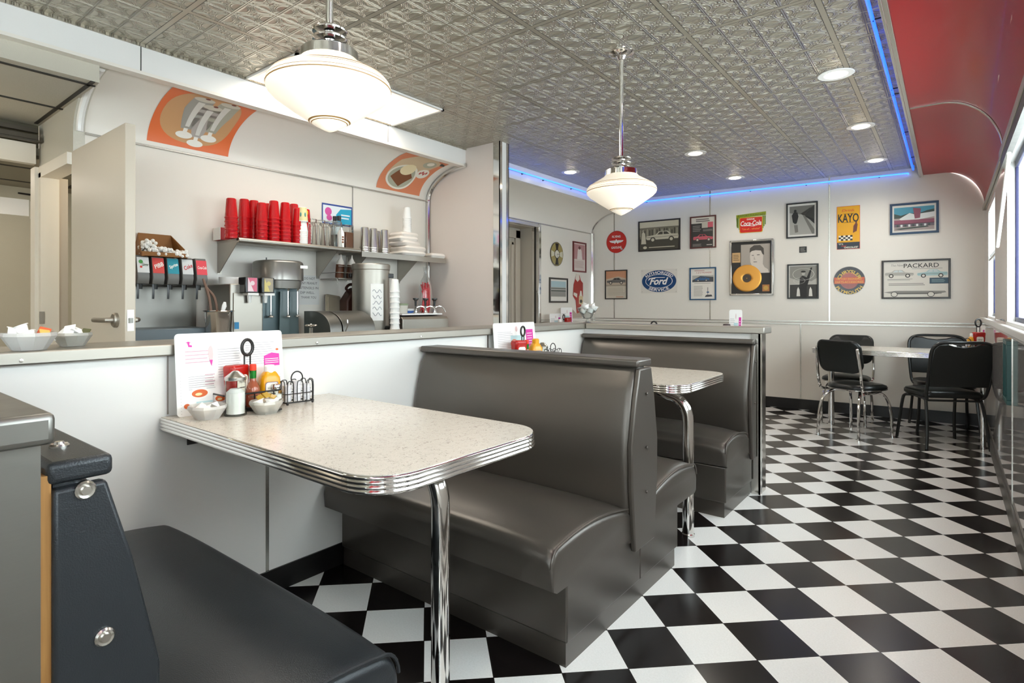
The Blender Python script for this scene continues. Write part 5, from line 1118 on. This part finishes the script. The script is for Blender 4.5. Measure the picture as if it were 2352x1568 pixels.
KET = mat('ketchup_red', '#a81710', .25); MUS = mat('mustard_yellow', '#d9960c', .3); LBL = mat('cream_label', '#efe8da', .5)
def wire_caddy(label, loc, rz=0):
    t = thing('condiment_caddy', label, 'caddy', loc, rz, 'black wire condiment caddies')
    m = M(); m.tube([(x, y, .012) for x, y in rrect(-.11, -.055, .11, .055, .02)], .0035, 6, closed=True); m.tube([(x, y, .07) for x, y in rrect(-.115, -.06, .115, .06, .02)], .0035, 6, closed=True)
    for x in (-.08, 0, .08):
        for y in (-.056, .056): m.cyl((x, y, .0), (x, y, .07), .0025, 6)
    part('basket', m, IRON, t); part('tray', M().box(-.11, -.055, .010, .11, .055, .013), IRON, t)
    m = M(); m.cyl((-.012, 0, .012), (-.012, 0, .215), .0035, 6); m.cyl((.012, 0, .012), (.012, 0, .215), .0035, 6)
    m.tube([(.022*math.sin(a), 0, .242-.030*math.cos(a)) for a in [2*PI*i/24 for i in range(24)]], .0065, 8, closed=True); part('ring_handle', m, IRON, t)
    return t
def ketchup(label, loc, rz=0, upside=True):
    t = thing('ketchup_bottle', label, 'bottle', loc, rz, 'red ketchup bottles')
    m = M(); rows = []
    for z, sx, sy in ((0, .030, .024), (.02, .030, .024), (.03, .036, .026), (.09, .042, .029), (.135, .045, .031), (.15, .046, .032), (.158, .044, .031), (.162, .038, .026)): rows.append([m.bm.verts.new((x, y, z)) for x, y in rrect(-sx, -sy, sx, sy, min(sx, sy)*.6, 4)])
    for a, b in zip(rows, rows[1:]):
        for i in range(len(a)): m._f([a[i], a[(i+1) % len(a)], b[(i+1) % len(a)], b[i]], 0)
    m._f(rows[0][::-1], 0); m._f(rows[-1], 0); part('body', m, KET, t, ang=50)
    m = M(); m.flat([(x, y) for x, y in rrect(-.026, -.035, .026, .03, .012)], 0, 0); m.text('HEINZ', 0, .005, .034, .011, 1, 1, bold=.01); m.rect(-.016, -.02, .016, -.016, 1, 1); m.xf(Matrix.Translation((0, -.0315, .095)) @ Matrix.Rotation(PI/2, 4, 'X')); part('label', m, [LBL, ink('#4a3a30')], t)
    return t
def mustard(label, loc, rz=0, cap=True):
    t = thing('mustard_bottle', label, 'bottle', loc, rz, 'yellow mustard bottles')
    m = M(); rows = []
    for z, sx, sy in ((0, .036, .026), (.01, .038, .028), (.07, .040, .029), (.10, .038, .028), (.118, .026, .022), (.124, .020, .018)): rows.append([m.bm.verts.new((x, y, z)) for x, y in rrect(-sx, -sy, sx, sy, min(sx, sy)*.7, 5)])
    for a, b in zip(rows, rows[1:]):
        for i in range(len(a)): m._f([a[i], a[(i+1) % len(a)], b[(i+1) % len(a)], b[i]], 0)
    m._f(rows[0][::-1], 0); m._f(rows[-1], 0); part('body', m, MUS, t, ang=50)
    part('cap', M().lathe([(.021, .118), (.021, .145), (.017, .149), (0, .15)], (0,0,0), 20), FOAM if cap else MUS, t)
    m = M(); m.flat(rrect(-.026, -.036, .026, .03, .01), 0, 0); m.flat(rrect(-.0235, -.0335, .0235, .0275, .009), 1, 1); m.text('Heinz', 0, .006, .034, .011, 2, 2); m.rect(-.014, -.018, .014, -.014, 2, 2); m.xf(Matrix.Translation((0, -.0305, .055)) @ Matrix.Rotation(PI/2, 4, 'X')); part('label', m, [ink('#6c5f74'), LBL, ink('#4a3a30')], t)
    return t
def hot_sauce(label, loc, rz=0):
    t = thing('hot_sauce_bottle', label, 'bottle', loc, rz, 'small hot sauce bottles')
    part('body', M().lathe([(0, 0), (.0215, 0), (.0225, .004), (.0225, .06), (.019, .072), (.0105, .088), (.0095, .10)], (0,0,0), 20), mat('hot_sauce_glass', '#b9684c', .12, trans=.4), t); part('foil_neck', M().lathe([(.0110, .097), (.0118, .124)], (0,0,0), 18), mat('green_foil', '#1f7a2c', .25, .5), t); part('cap', M().lathe([(.011, .124), (.0115, .127), (.0115, .144), (.009, .146), (0, .146)], (0,0,0), 16), mat('red_cap', '#d93a22', .4), t)
    m = M(); m.flat([(-.019, 0), (0, -.02), (.019, 0), (0, .02)], 0, 0); m.text('TABASCO', 0, 0, .026, .006, 1, 1, bold=.01)
    for v in m.bm.verts: a = v.co.x/.0228; v.co = Vector((math.sin(a)*(.0229+v.co.z), -math.cos(a)*(.0229+v.co.z), .036+v.co.y))
    part('label', m, [LBL, ink('#55604a')], t)
    return t
def jelly_rack(label, loc, rz=0):
    t = thing('jelly_rack', label, 'caddy', loc, rz, 'black wire jelly racks')
    m = M()
    for cx in (-.042, .0, .042):
        for cy, sgn_ in ((-.028, -1), (.028, 1)):
            m.tube(spl([(cx-.012, cy, .008), (cx-.012, cy, .085), (cx, cy, .097), (cx+.012, cy, .085), (cx+.012, cy, .008)], 4), .0022, 5)
    for x in (-.063, .063): m.tube(spl([(x, -.02, .008), (x, -.02, .085), (x, 0, .097), (x, .02, .085), (x, .02, .008)], 4), .0022, 5)
    m.tube([(x, y, .010) for x, y in rrect(-.063, -.03, .063, .03, .01)], .003, 6, closed=True); m.tube([(x, y, .045) for x, y in rrect(-.063, -.03, .063, .03, .01)], .0018, 5, closed=True)
    m.tube([(.025*math.cos(a), 0, .105+.027*math.sin(a)) for a in [2*PI*i/20 for i in range(20)]], .003, 6, closed=True); m.cyl((0, 0, .01), (0, 0, .08), .003, 6)
    for x in (-.055, .055):
        for y in (-.028, .028): m.ball((x, y, .005), .0055, 0, 8, 5)
    part('wire_frame', m, IRON, t)
    return t
JC = mat('jelly_tub', '#e9e7ea', .35); j0 = None
def jelly(loc, label):
    global j0
    if j0 is None: j0 = part('jelly_tub', M().lathe([(0, 0), (.015, 0), (.018, .014), (.0195, .0145), (.0195, .016), (0, .0165)], (0,0,0), 14), JC); o = j0
    else: o = j0.copy(); COL.objects.link(o)
    o.location = loc; return tag(o, label, 'jelly tub', 'jelly portion tubs')
def bowl(label, loc, r=.075, h=.052, mt=None):
    t = one('glass_bowl', label, 'bowl', M().lathe([(0, .003), (r*.55, .003), (r*.6, .0), (r*.64, .004), (r*.98, h*.8), (r*.95, h), (r*.90, h), (r*.6, .012), (0, .010)], (0,0,0), 10), mt or FROST, loc, group='glass bowls of creamers', ang=20)
    return t
c0_ = None
def creamer(loc, label, rot=(0,0,0)):
    global c0_
    if c0_ is None:
        c0_ = part('creamer_tub', M().lathe([(0, 0), (.013, 0), (.0175, .022), (.021, .0225), (.021, .0245), (0, .025)], (0,0,0), 14), mat('creamer_white', '#f4f2ee', .35)); o = c0_
    else: o = c0_.copy(); COL.objects.link(o)
    o.location = loc; o.rotation_euler = rot; return tag(o, label, 'creamer', 'creamer tubs in the bowls')
PK = {}
def packet(loc, rot, label, c='#f0eeea', w=.032, h=.045, grp='paper packets in the bowls'):
    if c not in PK: PK[c] = M(); pm = PK[c]; pm.prism([(x, y, 0) for x, y in ((-w/2,-h/2),(w/2,-h/2),(w/2,h/2),(-w/2,h/2))], (0, 0, .005)); PK[c] = part('sugar_packet', pm, mat('packet_'+c.strip('#'), c, .4), bev=.002); o = PK[c]
    else: o = PK[c].copy(); COL.objects.link(o)
    o.location = loc; o.rotation_euler = rot; return tag(o, label, 'packet', grp)

# nearest booth table
mp = at(399, 935, X=-2.19); mq = at(645, 900, X=-2.19); y0, y1 = mp.y, mq.y; zt = at(520, 762, X=-2.19).z
menu('big white menu standing against the half wall on the nearest booth table', (-2.163, (y0+y1)/2, T1), PI/2, y1-y0, zt-T1, True, 5)
def on1(u, x): d_ = ray(u, 900); return Vector((x, d_.y/d_.x*x, T1))
q = on1(541, -2.045); t = thing('sugar_shaker', 'tall ribbed glass sugar shaker with a metal cone lid', 'shaker', q); hh = .165; r = .036
part('glass_body', M().lathe([(0, .0), (r*1.06, 0), (r*1.08, .004), (r*1.06, .022), (r, .03), (r*1.0, hh*.80), (r*.96, hh*.82)], (0,0,0), 12), clear('shaker_glass', '#f6f8f5', .08), t, ang=15); part('sugar', M().lathe([(0, .008), (r*.9, .008), (r*.9, hh*.52), (r*.5, hh*.60), (0, hh*.58)], (0,0,0), 20), mat('sugar_white', '#fbfaf6', .8), t)
part('metal_lid', M().lathe([(r*1.02, hh*.79), (r*1.06, hh*.80), (r*1.06, hh*.86), (r*.98, hh*.875), (r*.9, hh*.885), (r*.35, hh*.985), (r*.2, hh), (0, hh)], (0,0,0), 24), ALU, t)
p = on1(568, -2.13); wire_caddy('wire caddy with a tall ring handle on the nearest booth table', (p.x, p.y, T1), PI/2)
cz = T1+.0145
p = on1(543, -2.135); ketchup('red ketchup bottle behind the sugar shaker on the nearest booth table', (p.x, p.y, cz), PI/2+.3)
p = on1(581, -2.10); o = hot_sauce('small hot sauce bottle with a green neck, beside the sugar shaker', (p.x, p.y, cz), PI/2-.35); o.scale = (1.12, 1.12, 1.12)
p = on1(619, -2.125); mustard('yellow mustard bottle with a white cap on the nearest booth table', (p.x, p.y, cz), PI/2-.2).scale = (1.0, 1, 1.02)
p = on1(635, -2.08); t = thing('salt_shaker', 'round glass salt shaker with a steel top in front of the mustard', 'shaker', (p.x, p.y, T1+.01)); part('glass_body', M().lathe([(0, 0), (.021, 0), (.023, .004), (.023, .05), (.019, .06), (.014, .066)], (0,0,0), 10), clear('shaker_glass', '#eef2ee'), t, ang=15); part('salt', M().lathe([(0, .004), (.0195, .004), (.0195, .042), (0, .044)], (0,0,0), 14), mat('sugar_white', '#fbfaf6'), t); part('metal_top', M().lathe([(.016, .064), (.0165, .078), (.014, .083), (0, .085)], (0,0,0), 16), CHROME, t)
one('packet_tray', 'flat black wire tray of dark packets behind the bowl of butter', 'tray', M().prism([(x, y, .002) for x, y in rrect(-.05, -.035, .05, .035, .01)], (0, 0, .006)), IRON, (on1(612, -2.03).x, on1(612, -2.03).y, T1+.002), .3)
for k, (u, x, z, rz) in enumerate(((596, -2.03, .018, .2), (612, -2.035, .024, .5), (628, -2.04, .018, .1))):
    p = on1(u, x); packet((p.x, p.y, T1+z), (.15*k-.1, .2, rz), 'black jam packet on the tray behind the bowl of butter, %s' % ('left end', 'middle', 'right end')[k], '#1b1720', .05, .035, 'black packets on the tray')
p = on1(682, -2.10); jelly_rack('wire jelly rack with looped sides on the nearest booth table', (p.x, p.y, T1), PI/2-.1); jb = p
for cx, n, w in ((-.042, 4, 'left column'), (.0, 5, 'middle column'), (.042, 4, 'right column')):
    for i in range(n): a = PI/2-.1; jelly((jb.x-math.sin(a)*0+math.cos(a)*cx, jb.y+math.sin(a)*cx, T1+.012+.0165*i), 'white jelly tub, %s of the %s in the nearest jelly rack' % (('bottom one', 'second up', 'third up', 'fourth up', 'top one')[i], w))
p = on1(477, -2.07); bowl('clear ribbed bowl with white packets, leftmost on the nearest booth table', (p.x, p.y, T1), .068, .048); bl = Vector((p.x, p.y, T1))
for k, (dx, dy, rx, ry) in enumerate(((-.02, -.02, .7, .2), (.01, .02, -.6, .5), (.02, -.02, .4, -.7), (-.015, .025, -.4, -.5))): packet(bl+Vector((dx, dy, .035)), (rx, ry, k), 'white packet in the left ribbed bowl, %s' % ('wall side', 'far side', 'front side', 'far wall side')[k])
p = on1(612, -2.0); bowl('clear bowl heaped with creamers and gold butter packs beside the sugar shaker', (p.x, p.y, T1), .064, .048, FACET); bl = Vector((p.x, p.y, T1))
for k, (dx, dy, z) in enumerate(((-.015, -.025, .012), (.02, -.02, .012), (.02, .02, .012), (-.02, .02, .012), (.03, .0, .03), (.01, -.03, .03), (-.0, .03, .03))): creamer(bl+Vector((dx, dy, z)), 'white creamer tub in the bowl of butter, %s' % ('wall side of the lower layer', 'front left of the lower layer', 'front right of the lower layer', 'far wall side of the lower layer', 'front of the upper layer', 'left of the upper layer', 'right of the upper layer')[k], (.25*(k % 3)-.2, .2*(k % 2), k))
for k, (dx, dy, z, rx) in enumerate(((-.01, -.02, .058, .5), (-.02, .015, .062, -.6), (.01, .02, .058, .3), (-.0, .0, .066, -.3))): packet(bl+Vector((dx, dy, z)), (rx, .4-.3*k, k*1.1), 'gold foil butter pack on the creamers, %s' % ('left one', 'back one', 'right one', 'topmost')[k], '#a8862c', .028, .022, 'gold butter packs')
# second booth table
T2 = .812
cz = T2+.0145
mp = at(1131, 800, X=-2.19).y; mq = at(1226, 790, X=-2.19).y; zt = at(1180, 740, X=-2.21).z
menu('white menu with pink blocks on the farther booth table', (-2.165, (mp+mq)/2, T2), PI/2, (mq-mp), zt-T2, False, 5)
def on2(u, x): d_ = ray(u, 800); return Vector((x, d_.y/d_.x*x, T2))
p = on2(1201, -2.12); wire_caddy('wire caddy with a ring handle on the farther booth table', (p.x, p.y, T2), PI/2)
p = on2(1192, -2.09); ketchup('red ketchup bottle on the farther booth table', (p.x, p.y, cz), PI/2-.3).scale = (1.05, 1.05, 1.08)
p = on2(1210, -2.08); hot_sauce('small hot sauce bottle between ketchup and mustard on the farther table', (p.x, p.y, cz), PI/2-.4).scale = (1.15, 1.15, 1.2)
p = on2(1230, -2.10); mustard('yellow upside down mustard bottle on the farther booth table', (p.x, p.y, cz), PI/2-.4, False).scale = (1.1, 1.1, 1.18)
p = on2(1246, -2.15); t = thing('sugar_shaker', 'steel topped shaker half hidden behind the second mustard bottle', 'shaker', (p.x, p.y, T2)); part('glass_body', M().lathe([(0, 0), (.037, 0), (.037, .12)], (0,0,0), 12), clear('shaker_glass', '#eef2ee'), t); part('metal_lid', M().lathe([(.038, .115), (.038, .13), (.013, .155), (0, .155)], (0,0,0), 20), ALU, t)
p = on2(1270, -2.11); jelly_rack('wire jelly rack on the farther booth table, its loops showing above the bench', (p.x, p.y, T2), PI/2-.2).scale = (1, 1, 1.12)
# bowls on the bar counter
BZ = 1.081
p = zp(62, 800, BZ); b = at(60, 802, Z=BZ); b = Vector((b.x*.985, b.y, BZ)); bowl('frosted glass bowl of creamers at the left end of the bar counter', b, .074, .055)
for k, (dx, dy, z) in enumerate(((-.02, -.033, .02), (.02, -.033, .02), (-.02, .0, .03), (.022, .0, .035), (-.015, .033, .03), (.012, -.015, .055), (-.008, -.04, .046))): creamer(b+Vector((dx, dy, z)), 'white creamer tub in the leftmost bar bowl, %s' % ('left rear', 'left front', 'middle rear', 'middle front', 'right rear', 'top middle', 'top left')[k], (.3*(k % 3-1), .3*(k % 2), k))
for v in [o for o in COL.objects if o.name.startswith('creamer_tub') and 'leftmost bar bowl' in o.get('label', '')]: v.scale = (1, 1, 1)
o = packet(b+Vector((.012, .036, .056)), (.9, .3, 1.2), 'red and yellow jam pack on the leftmost bar bowl', '#d5603a', .032, .03); packet(b+Vector((.028, .034, .05)), (.9, .2, 1.8), 'pale yellow jam pack beside the red one in the leftmost bar bowl', '#dcb45c', .03, .03)
p = zp(165, 790, BZ); b = at(166, 794, Z=BZ); bowl('clear glass bowl of white packets beside the kitchen door on the bar counter', b, .06, .046, FACET)
for k, (dx, dy, z, rx, ry) in enumerate(((-.012, -.03, .04, .8, .2), (.012, -.012, .05, .9, -.2), (.0, .014, .046, .6, .5), (-.02, .0, .043, -.5, .6), (.02, .008, .04, .7, .3))): o = packet(b+Vector((dx, dy, z)), (rx, ry, k*.8), 'white sugar packet in the clear bar bowl, %s' % ('left side', 'front', 'right side', 'rear', 'front right')[k]); o.scale = (1.15, 1.15, 1.0)
o = packet(b+Vector((.0, .036, .038)), (1.0, .1, .5), 'green printed packet at the right of the clear bar bowl', '#5a5a34', .032, .045); o.scale = (1., 1., 1)
p = zp(1349, 750, BZ); b = Vector((-2.22, p.y*1.01-.02, BZ)); b.y = at(1349, 740, X=-2.22).y
t = thing('pedestal_bowl', 'clear stemmed bowl at the corner where bar and divider meet', 'bowl', b, 0, None); part('stem', M().lathe([(0, 0), (.035, .002), (.012, .01), (.008, .03), (.0, .032)], (0,0,0), 16), GLASS, t); part('dish', M().lathe([(.0, .03), (.03, .035), (.075, .10), (.08, .12)], (0,0,0), 18), GLASS, t)
for k, (dx, dy, z) in enumerate(((-.03, -.03, .075), (.03, -.02, .08), (0, .03, .08), (-.04, .02, .10), (.02, -.05, .11), (.03, .04, .115), (-.02, -.01, .12), (.05, .01, .10))): o = creamer(b+Vector((dx, dy, z)), 'white creamer tub in the stemmed bowl, %s' % ('lower left', 'lower front', 'lower right', 'rear', 'upper left', 'upper right', 'top', 'front rim')[k], (.4*(k % 3-1), .3, k)); o.scale = (1.5, 1.5, 1.4)
# table hidden behind the bar by the side wall and the one behind the divider: only what stands on them shows
def plain_table(label, x0, x1, y0, y1):
    t = thing('dining_table', label, 'table', ((x0+x1)/2, (y0+y1)/2, 0)); w, h = (x1-x0)/2, (y1-y0)/2; top, ed = ttop(-w, w, -h, h, .08, TZ); tp = part('tabletop', top, LAM, t); part('ribbed_edge', ed, CHROME, tp, ang=60); part('leg', M().lathe([(.25, 0), (.24, .02), (.04, .05), (.035, .752)], (0,0,0), 20), CHROME, t)
plain_table('white table by the side wall, hidden behind the bar, with menus on it', -3.97, -3.3, 5.98, 6.75); plain_table('white table tucked behind the steel capped divider', -2.5, -1.35, 4.55, 5.3)
a, b = at(1266, 742, X=-3.86), at(1288, 742, X=-3.86); menu('pale menu card leaning on the table beside the side wall', (-3.86, (a.y+b.y)/2, TZ), PI/2, .26, at(1276, 720, X=-3.86).z-TZ, False, 3)
a = at(1303, 740, X=-3.9); menu('taller pale menu card behind the tiny caddy by the side wall', (-3.9, a.y, TZ), PI/2-.3, .2, at(1303, 706, X=-3.9).z-TZ, False, 3)
a = at(1295, 742, X=-3.82); wire_caddy('small looking wire caddy on the table by the side wall', (-3.82, a.y, TZ), PI/2).scale = (1, 1, (at(1295, 722, X=-3.82).z-TZ)/.272)
for du, fn, w in ((-9, mustard, 'yellow mustard bottle on the table by the side wall'), (9, ketchup, 'red ketchup bottle on the table by the side wall')):
    a = at(1295+du, 735, X=-3.80); fn(w, (-3.80, a.y, TZ+.015), PI/2).scale = (1.1, 1.1, (a.z-TZ)/.15)
Y4 = 4.9; a = at(1688, 750, Y=Y4); menu('small white menu card standing behind the steel capped divider', (a.x, Y4, TZ), 0, .10, at(1688, 711, Y=Y4).z-TZ, False, 4)
a = at(1502, 742, Y=Y4); wire_caddy('wire caddy whose ring handle peeks over the divider', (a.x, Y4, TZ), 0).scale = (1.2, 1, (at(1502, 737, Y=Y4).z-TZ)/.276)
a = at(1669, 744, Y=Y4-.1); one('pepper_mill', 'dark shaker top peeking over the divider beside the small menu', 'shaker', M().lathe([(0, 0), (.03, 0), (.03, a.z-TZ-.01), (.025, a.z-TZ), (0, a.z-TZ+.002)], (0,0,0), 14), ink('#3a2a2a'), (a.x, Y4-.1, TZ))
# far table clutter by the window wall
YF = 6.6
def onf(u, y=YF): d_ = ray(u, 770); return Vector((d_.x/d_.y*y, y, TZ))
p = onf(2180, 6.55); b = Vector((p.x, 6.55, TZ)); bowl('white bowl of packets on the far table', b, .075, .05, FOAM)
for k in range(5): packet(b+Vector((.03*math.cos(k*1.3), .035*math.sin(k*1.3), .052)), (.4-.2*k, .3, k), 'white packet in the bowl on the far table, %s' % ('right', 'rear right', 'rear left', 'left', 'front')[k]).scale = (1.2, 1.2, 1.2)
p = onf(2247); wire_caddy('wire caddy with a ring handle on the far table', (p.x, YF+.02, TZ), .5).scale = (1, 1, (at(2258, 733, Y=YF).z-TZ)/.272)
for u, fn, w in ((2234, mustard, 'yellow mustard bottle in the far table caddy'), (2248, ketchup, 'red ketchup bottle in the far table caddy')):
    p = onf(u, YF-.02); o = fn(w, (p.x, YF-.02, TZ+.015), .3); o.scale = (.95, .95, 1.05)
p = onf(2222, 6.5); jelly_rack('wire jelly rack on the far table, loaded with pale tubs', (p.x, 6.5, TZ), .4); p0_ = p
for i in range(4): jelly((p0_.x-.02+.02*(i % 2), 6.5, TZ+.012+.017*i), 'pale jelly tub in the far jelly rack, %s' % ('bottom', 'second up', 'third up', 'top')[i])
p = at(2265, 725, X=.19); menu('white menu card upright in the corner of the far table', (.21, 6.75, TZ), -PI/2+.5, .11, .24, False, 3)
# blind, wand, wall box on the window side
t = thing('window_blind', 'raised white slatted blind in the farthest window', 'blind', (XR+.018, 6.38, 2.09))
m = M(); m.box(-.018, -.49, -.03, .014, .49, .0); part('head_rail', m, WHITE, t); m = M()
for i in range(19): z = -.045-.0215*i; m.prism([(-.012, -.48, z), (.012, -.48, z-.008), (.012, -.48, z-.006), (-.012, -.48, z+.002)], (0, .96, 0))
part('slats', m, PAPER, t); m = M(); m.box(-.012, -.48, -.475, .012, .48, -.455); part('bottom_rail', m, ALU, t)
for k, (a, b) in enumerate(WIN[1:2]): 
    t = thing('window_valance', 'metal blind head box along the top of the near window', 'blind', (XR-.02, (a+b)/2, 2.16)); part('head_box', M().box(-.015, -(b-a)/2-.06, -.04, .02, (b-a)/2+.06, .012), STEEL, t, bev=.004); m = M()
    for i in range(8): m.box(-.01, -(b-a)/2, -.05-.008*i, .016, (b-a)/2, -.045-.008*i)
    part('folded_slats', m, STEELD, t)
p0_, p1_ = at(2318, 352, X=.225), at(2291, 566, X=.225); one('blind_wand', 'slim white wand hanging at a slant by the near window', 'wand', M().cyl(p0_, p1_, .009, 8), FOAM)
TEAL = mat('dark_teal_paint', '#0f4a48', .3)
t = thing('wall_frame', 'dark teal frame mounted low on the white wall under the window', 'frame', (XR, 4.47, .84)); m = M()
for q in ((-.14, -.18, .14, -.155), (-.14, .155, .14, .18), (-.14, -.155, -.115, .155), (.115, -.155, .14, .155)): m.box(-.024, q[0], q[1], 0, q[2], q[3])
part('frame_rail', m, TEAL, t, bev=.002); part('backing', M().box(-.008, -.115, -.155, -.002, .115, .155), TEAL, t)

# ================================================================== LIGHT
w = bpy.data.worlds.new('daylight'); sc.world = w; w.use_nodes = True
bg = w.node_tree.nodes['Background']; bg.inputs['Color'].default_value = (.93, .96, 1, 1); bg.inputs['Strength'].default_value = 11.0
def lamp(name, kind, loc, energy, col=(1, .93, .82), **k):
    l = bpy.data.lights.new(name, kind); l.energy = energy; l.color = col
    for a, b in k.items(): setattr(l, a, b)
    o = bpy.data.objects.new(name, l); COL.objects.link(o); o.location = loc; return o
for k_ in (LENS, GLOW): k_.cycles.emission_sampling = 'NONE'
for o in [o for o in COL.objects if o.name.startswith('ceiling_downlight')]:
    lamp('downlight_lamp', 'SPOT', o.location - Vector((0, 0, .02)), 26, (1, .93, .82), spot_size=R(150), spot_blend=.8, shadow_soft_size=.06)
for x, y in ((-1.562, 1.113), (-1.468, 3.04)): lamp('pendant_bulb', 'SPOT', (x, y, CZ-.96), 10, (1, .9, .76), shadow_soft_size=.1, spot_size=R(140), spot_blend=.9)
o = lamp('panel_tube', 'AREA', (-3.235, 2.475, CZ-.02), 15, (1, .95, .86), shape='RECTANGLE', size=.58, size_y=1.2)
o = lamp('passage_tube', 'AREA', (-4.2, -1.6, 2.38), 14, (1, .9, .76), shape='RECTANGLE', size=.5, size_y=1.2)
o = lamp('hood_lamp', 'POINT', (-4.42, .35, 2.27), 3.0, (1, .82, .58), shadow_soft_size=.05)
o = lamp('pantry_tube', 'AREA', (-5.4, .6, 2.19), 8, (1, .9, .76), shape='RECTANGLE', size=.5, size_y=1.0)
o = lamp('back_room_bulb', 'POINT', (-4.4, 1.6, 2.0), 6, (1, .9, .72), shadow_soft_size=.15)

# ================================================================== CAMERA
cam = bpy.data.cameras.new('camera'); co = bpy.data.objects.new('camera', cam); COL.objects.link(co); sc.camera = co
cam.sensor_width = 36; cam.lens = F/2352*36; cam.shift_x = (1176-CX)/2352; cam.shift_y = (CY-784)/2352; cam.clip_start = .02
co.location = (0, 0, H); co.rotation_euler = (PI/2, 0, TH)
sc.view_settings.view_transform = 'Standard'; sc.view_settings.look = 'None'; sc.view_settings.gamma = 1; sc.view_settings.exposure = .13; sc.view_settings.use_curve_mapping = False
sc.cycles.max_bounces = 8; sc.cycles.diffuse_bounces = 4; sc.cycles.glossy_bounces = 4; sc.cycles.adaptive_threshold = .03; sc.cycles.transparent_max_bounces = 16; sc.cycles.sample_clamp_indirect = 6; sc.cycles.caustics_reflective = False; sc.cycles.caustics_refractive = False
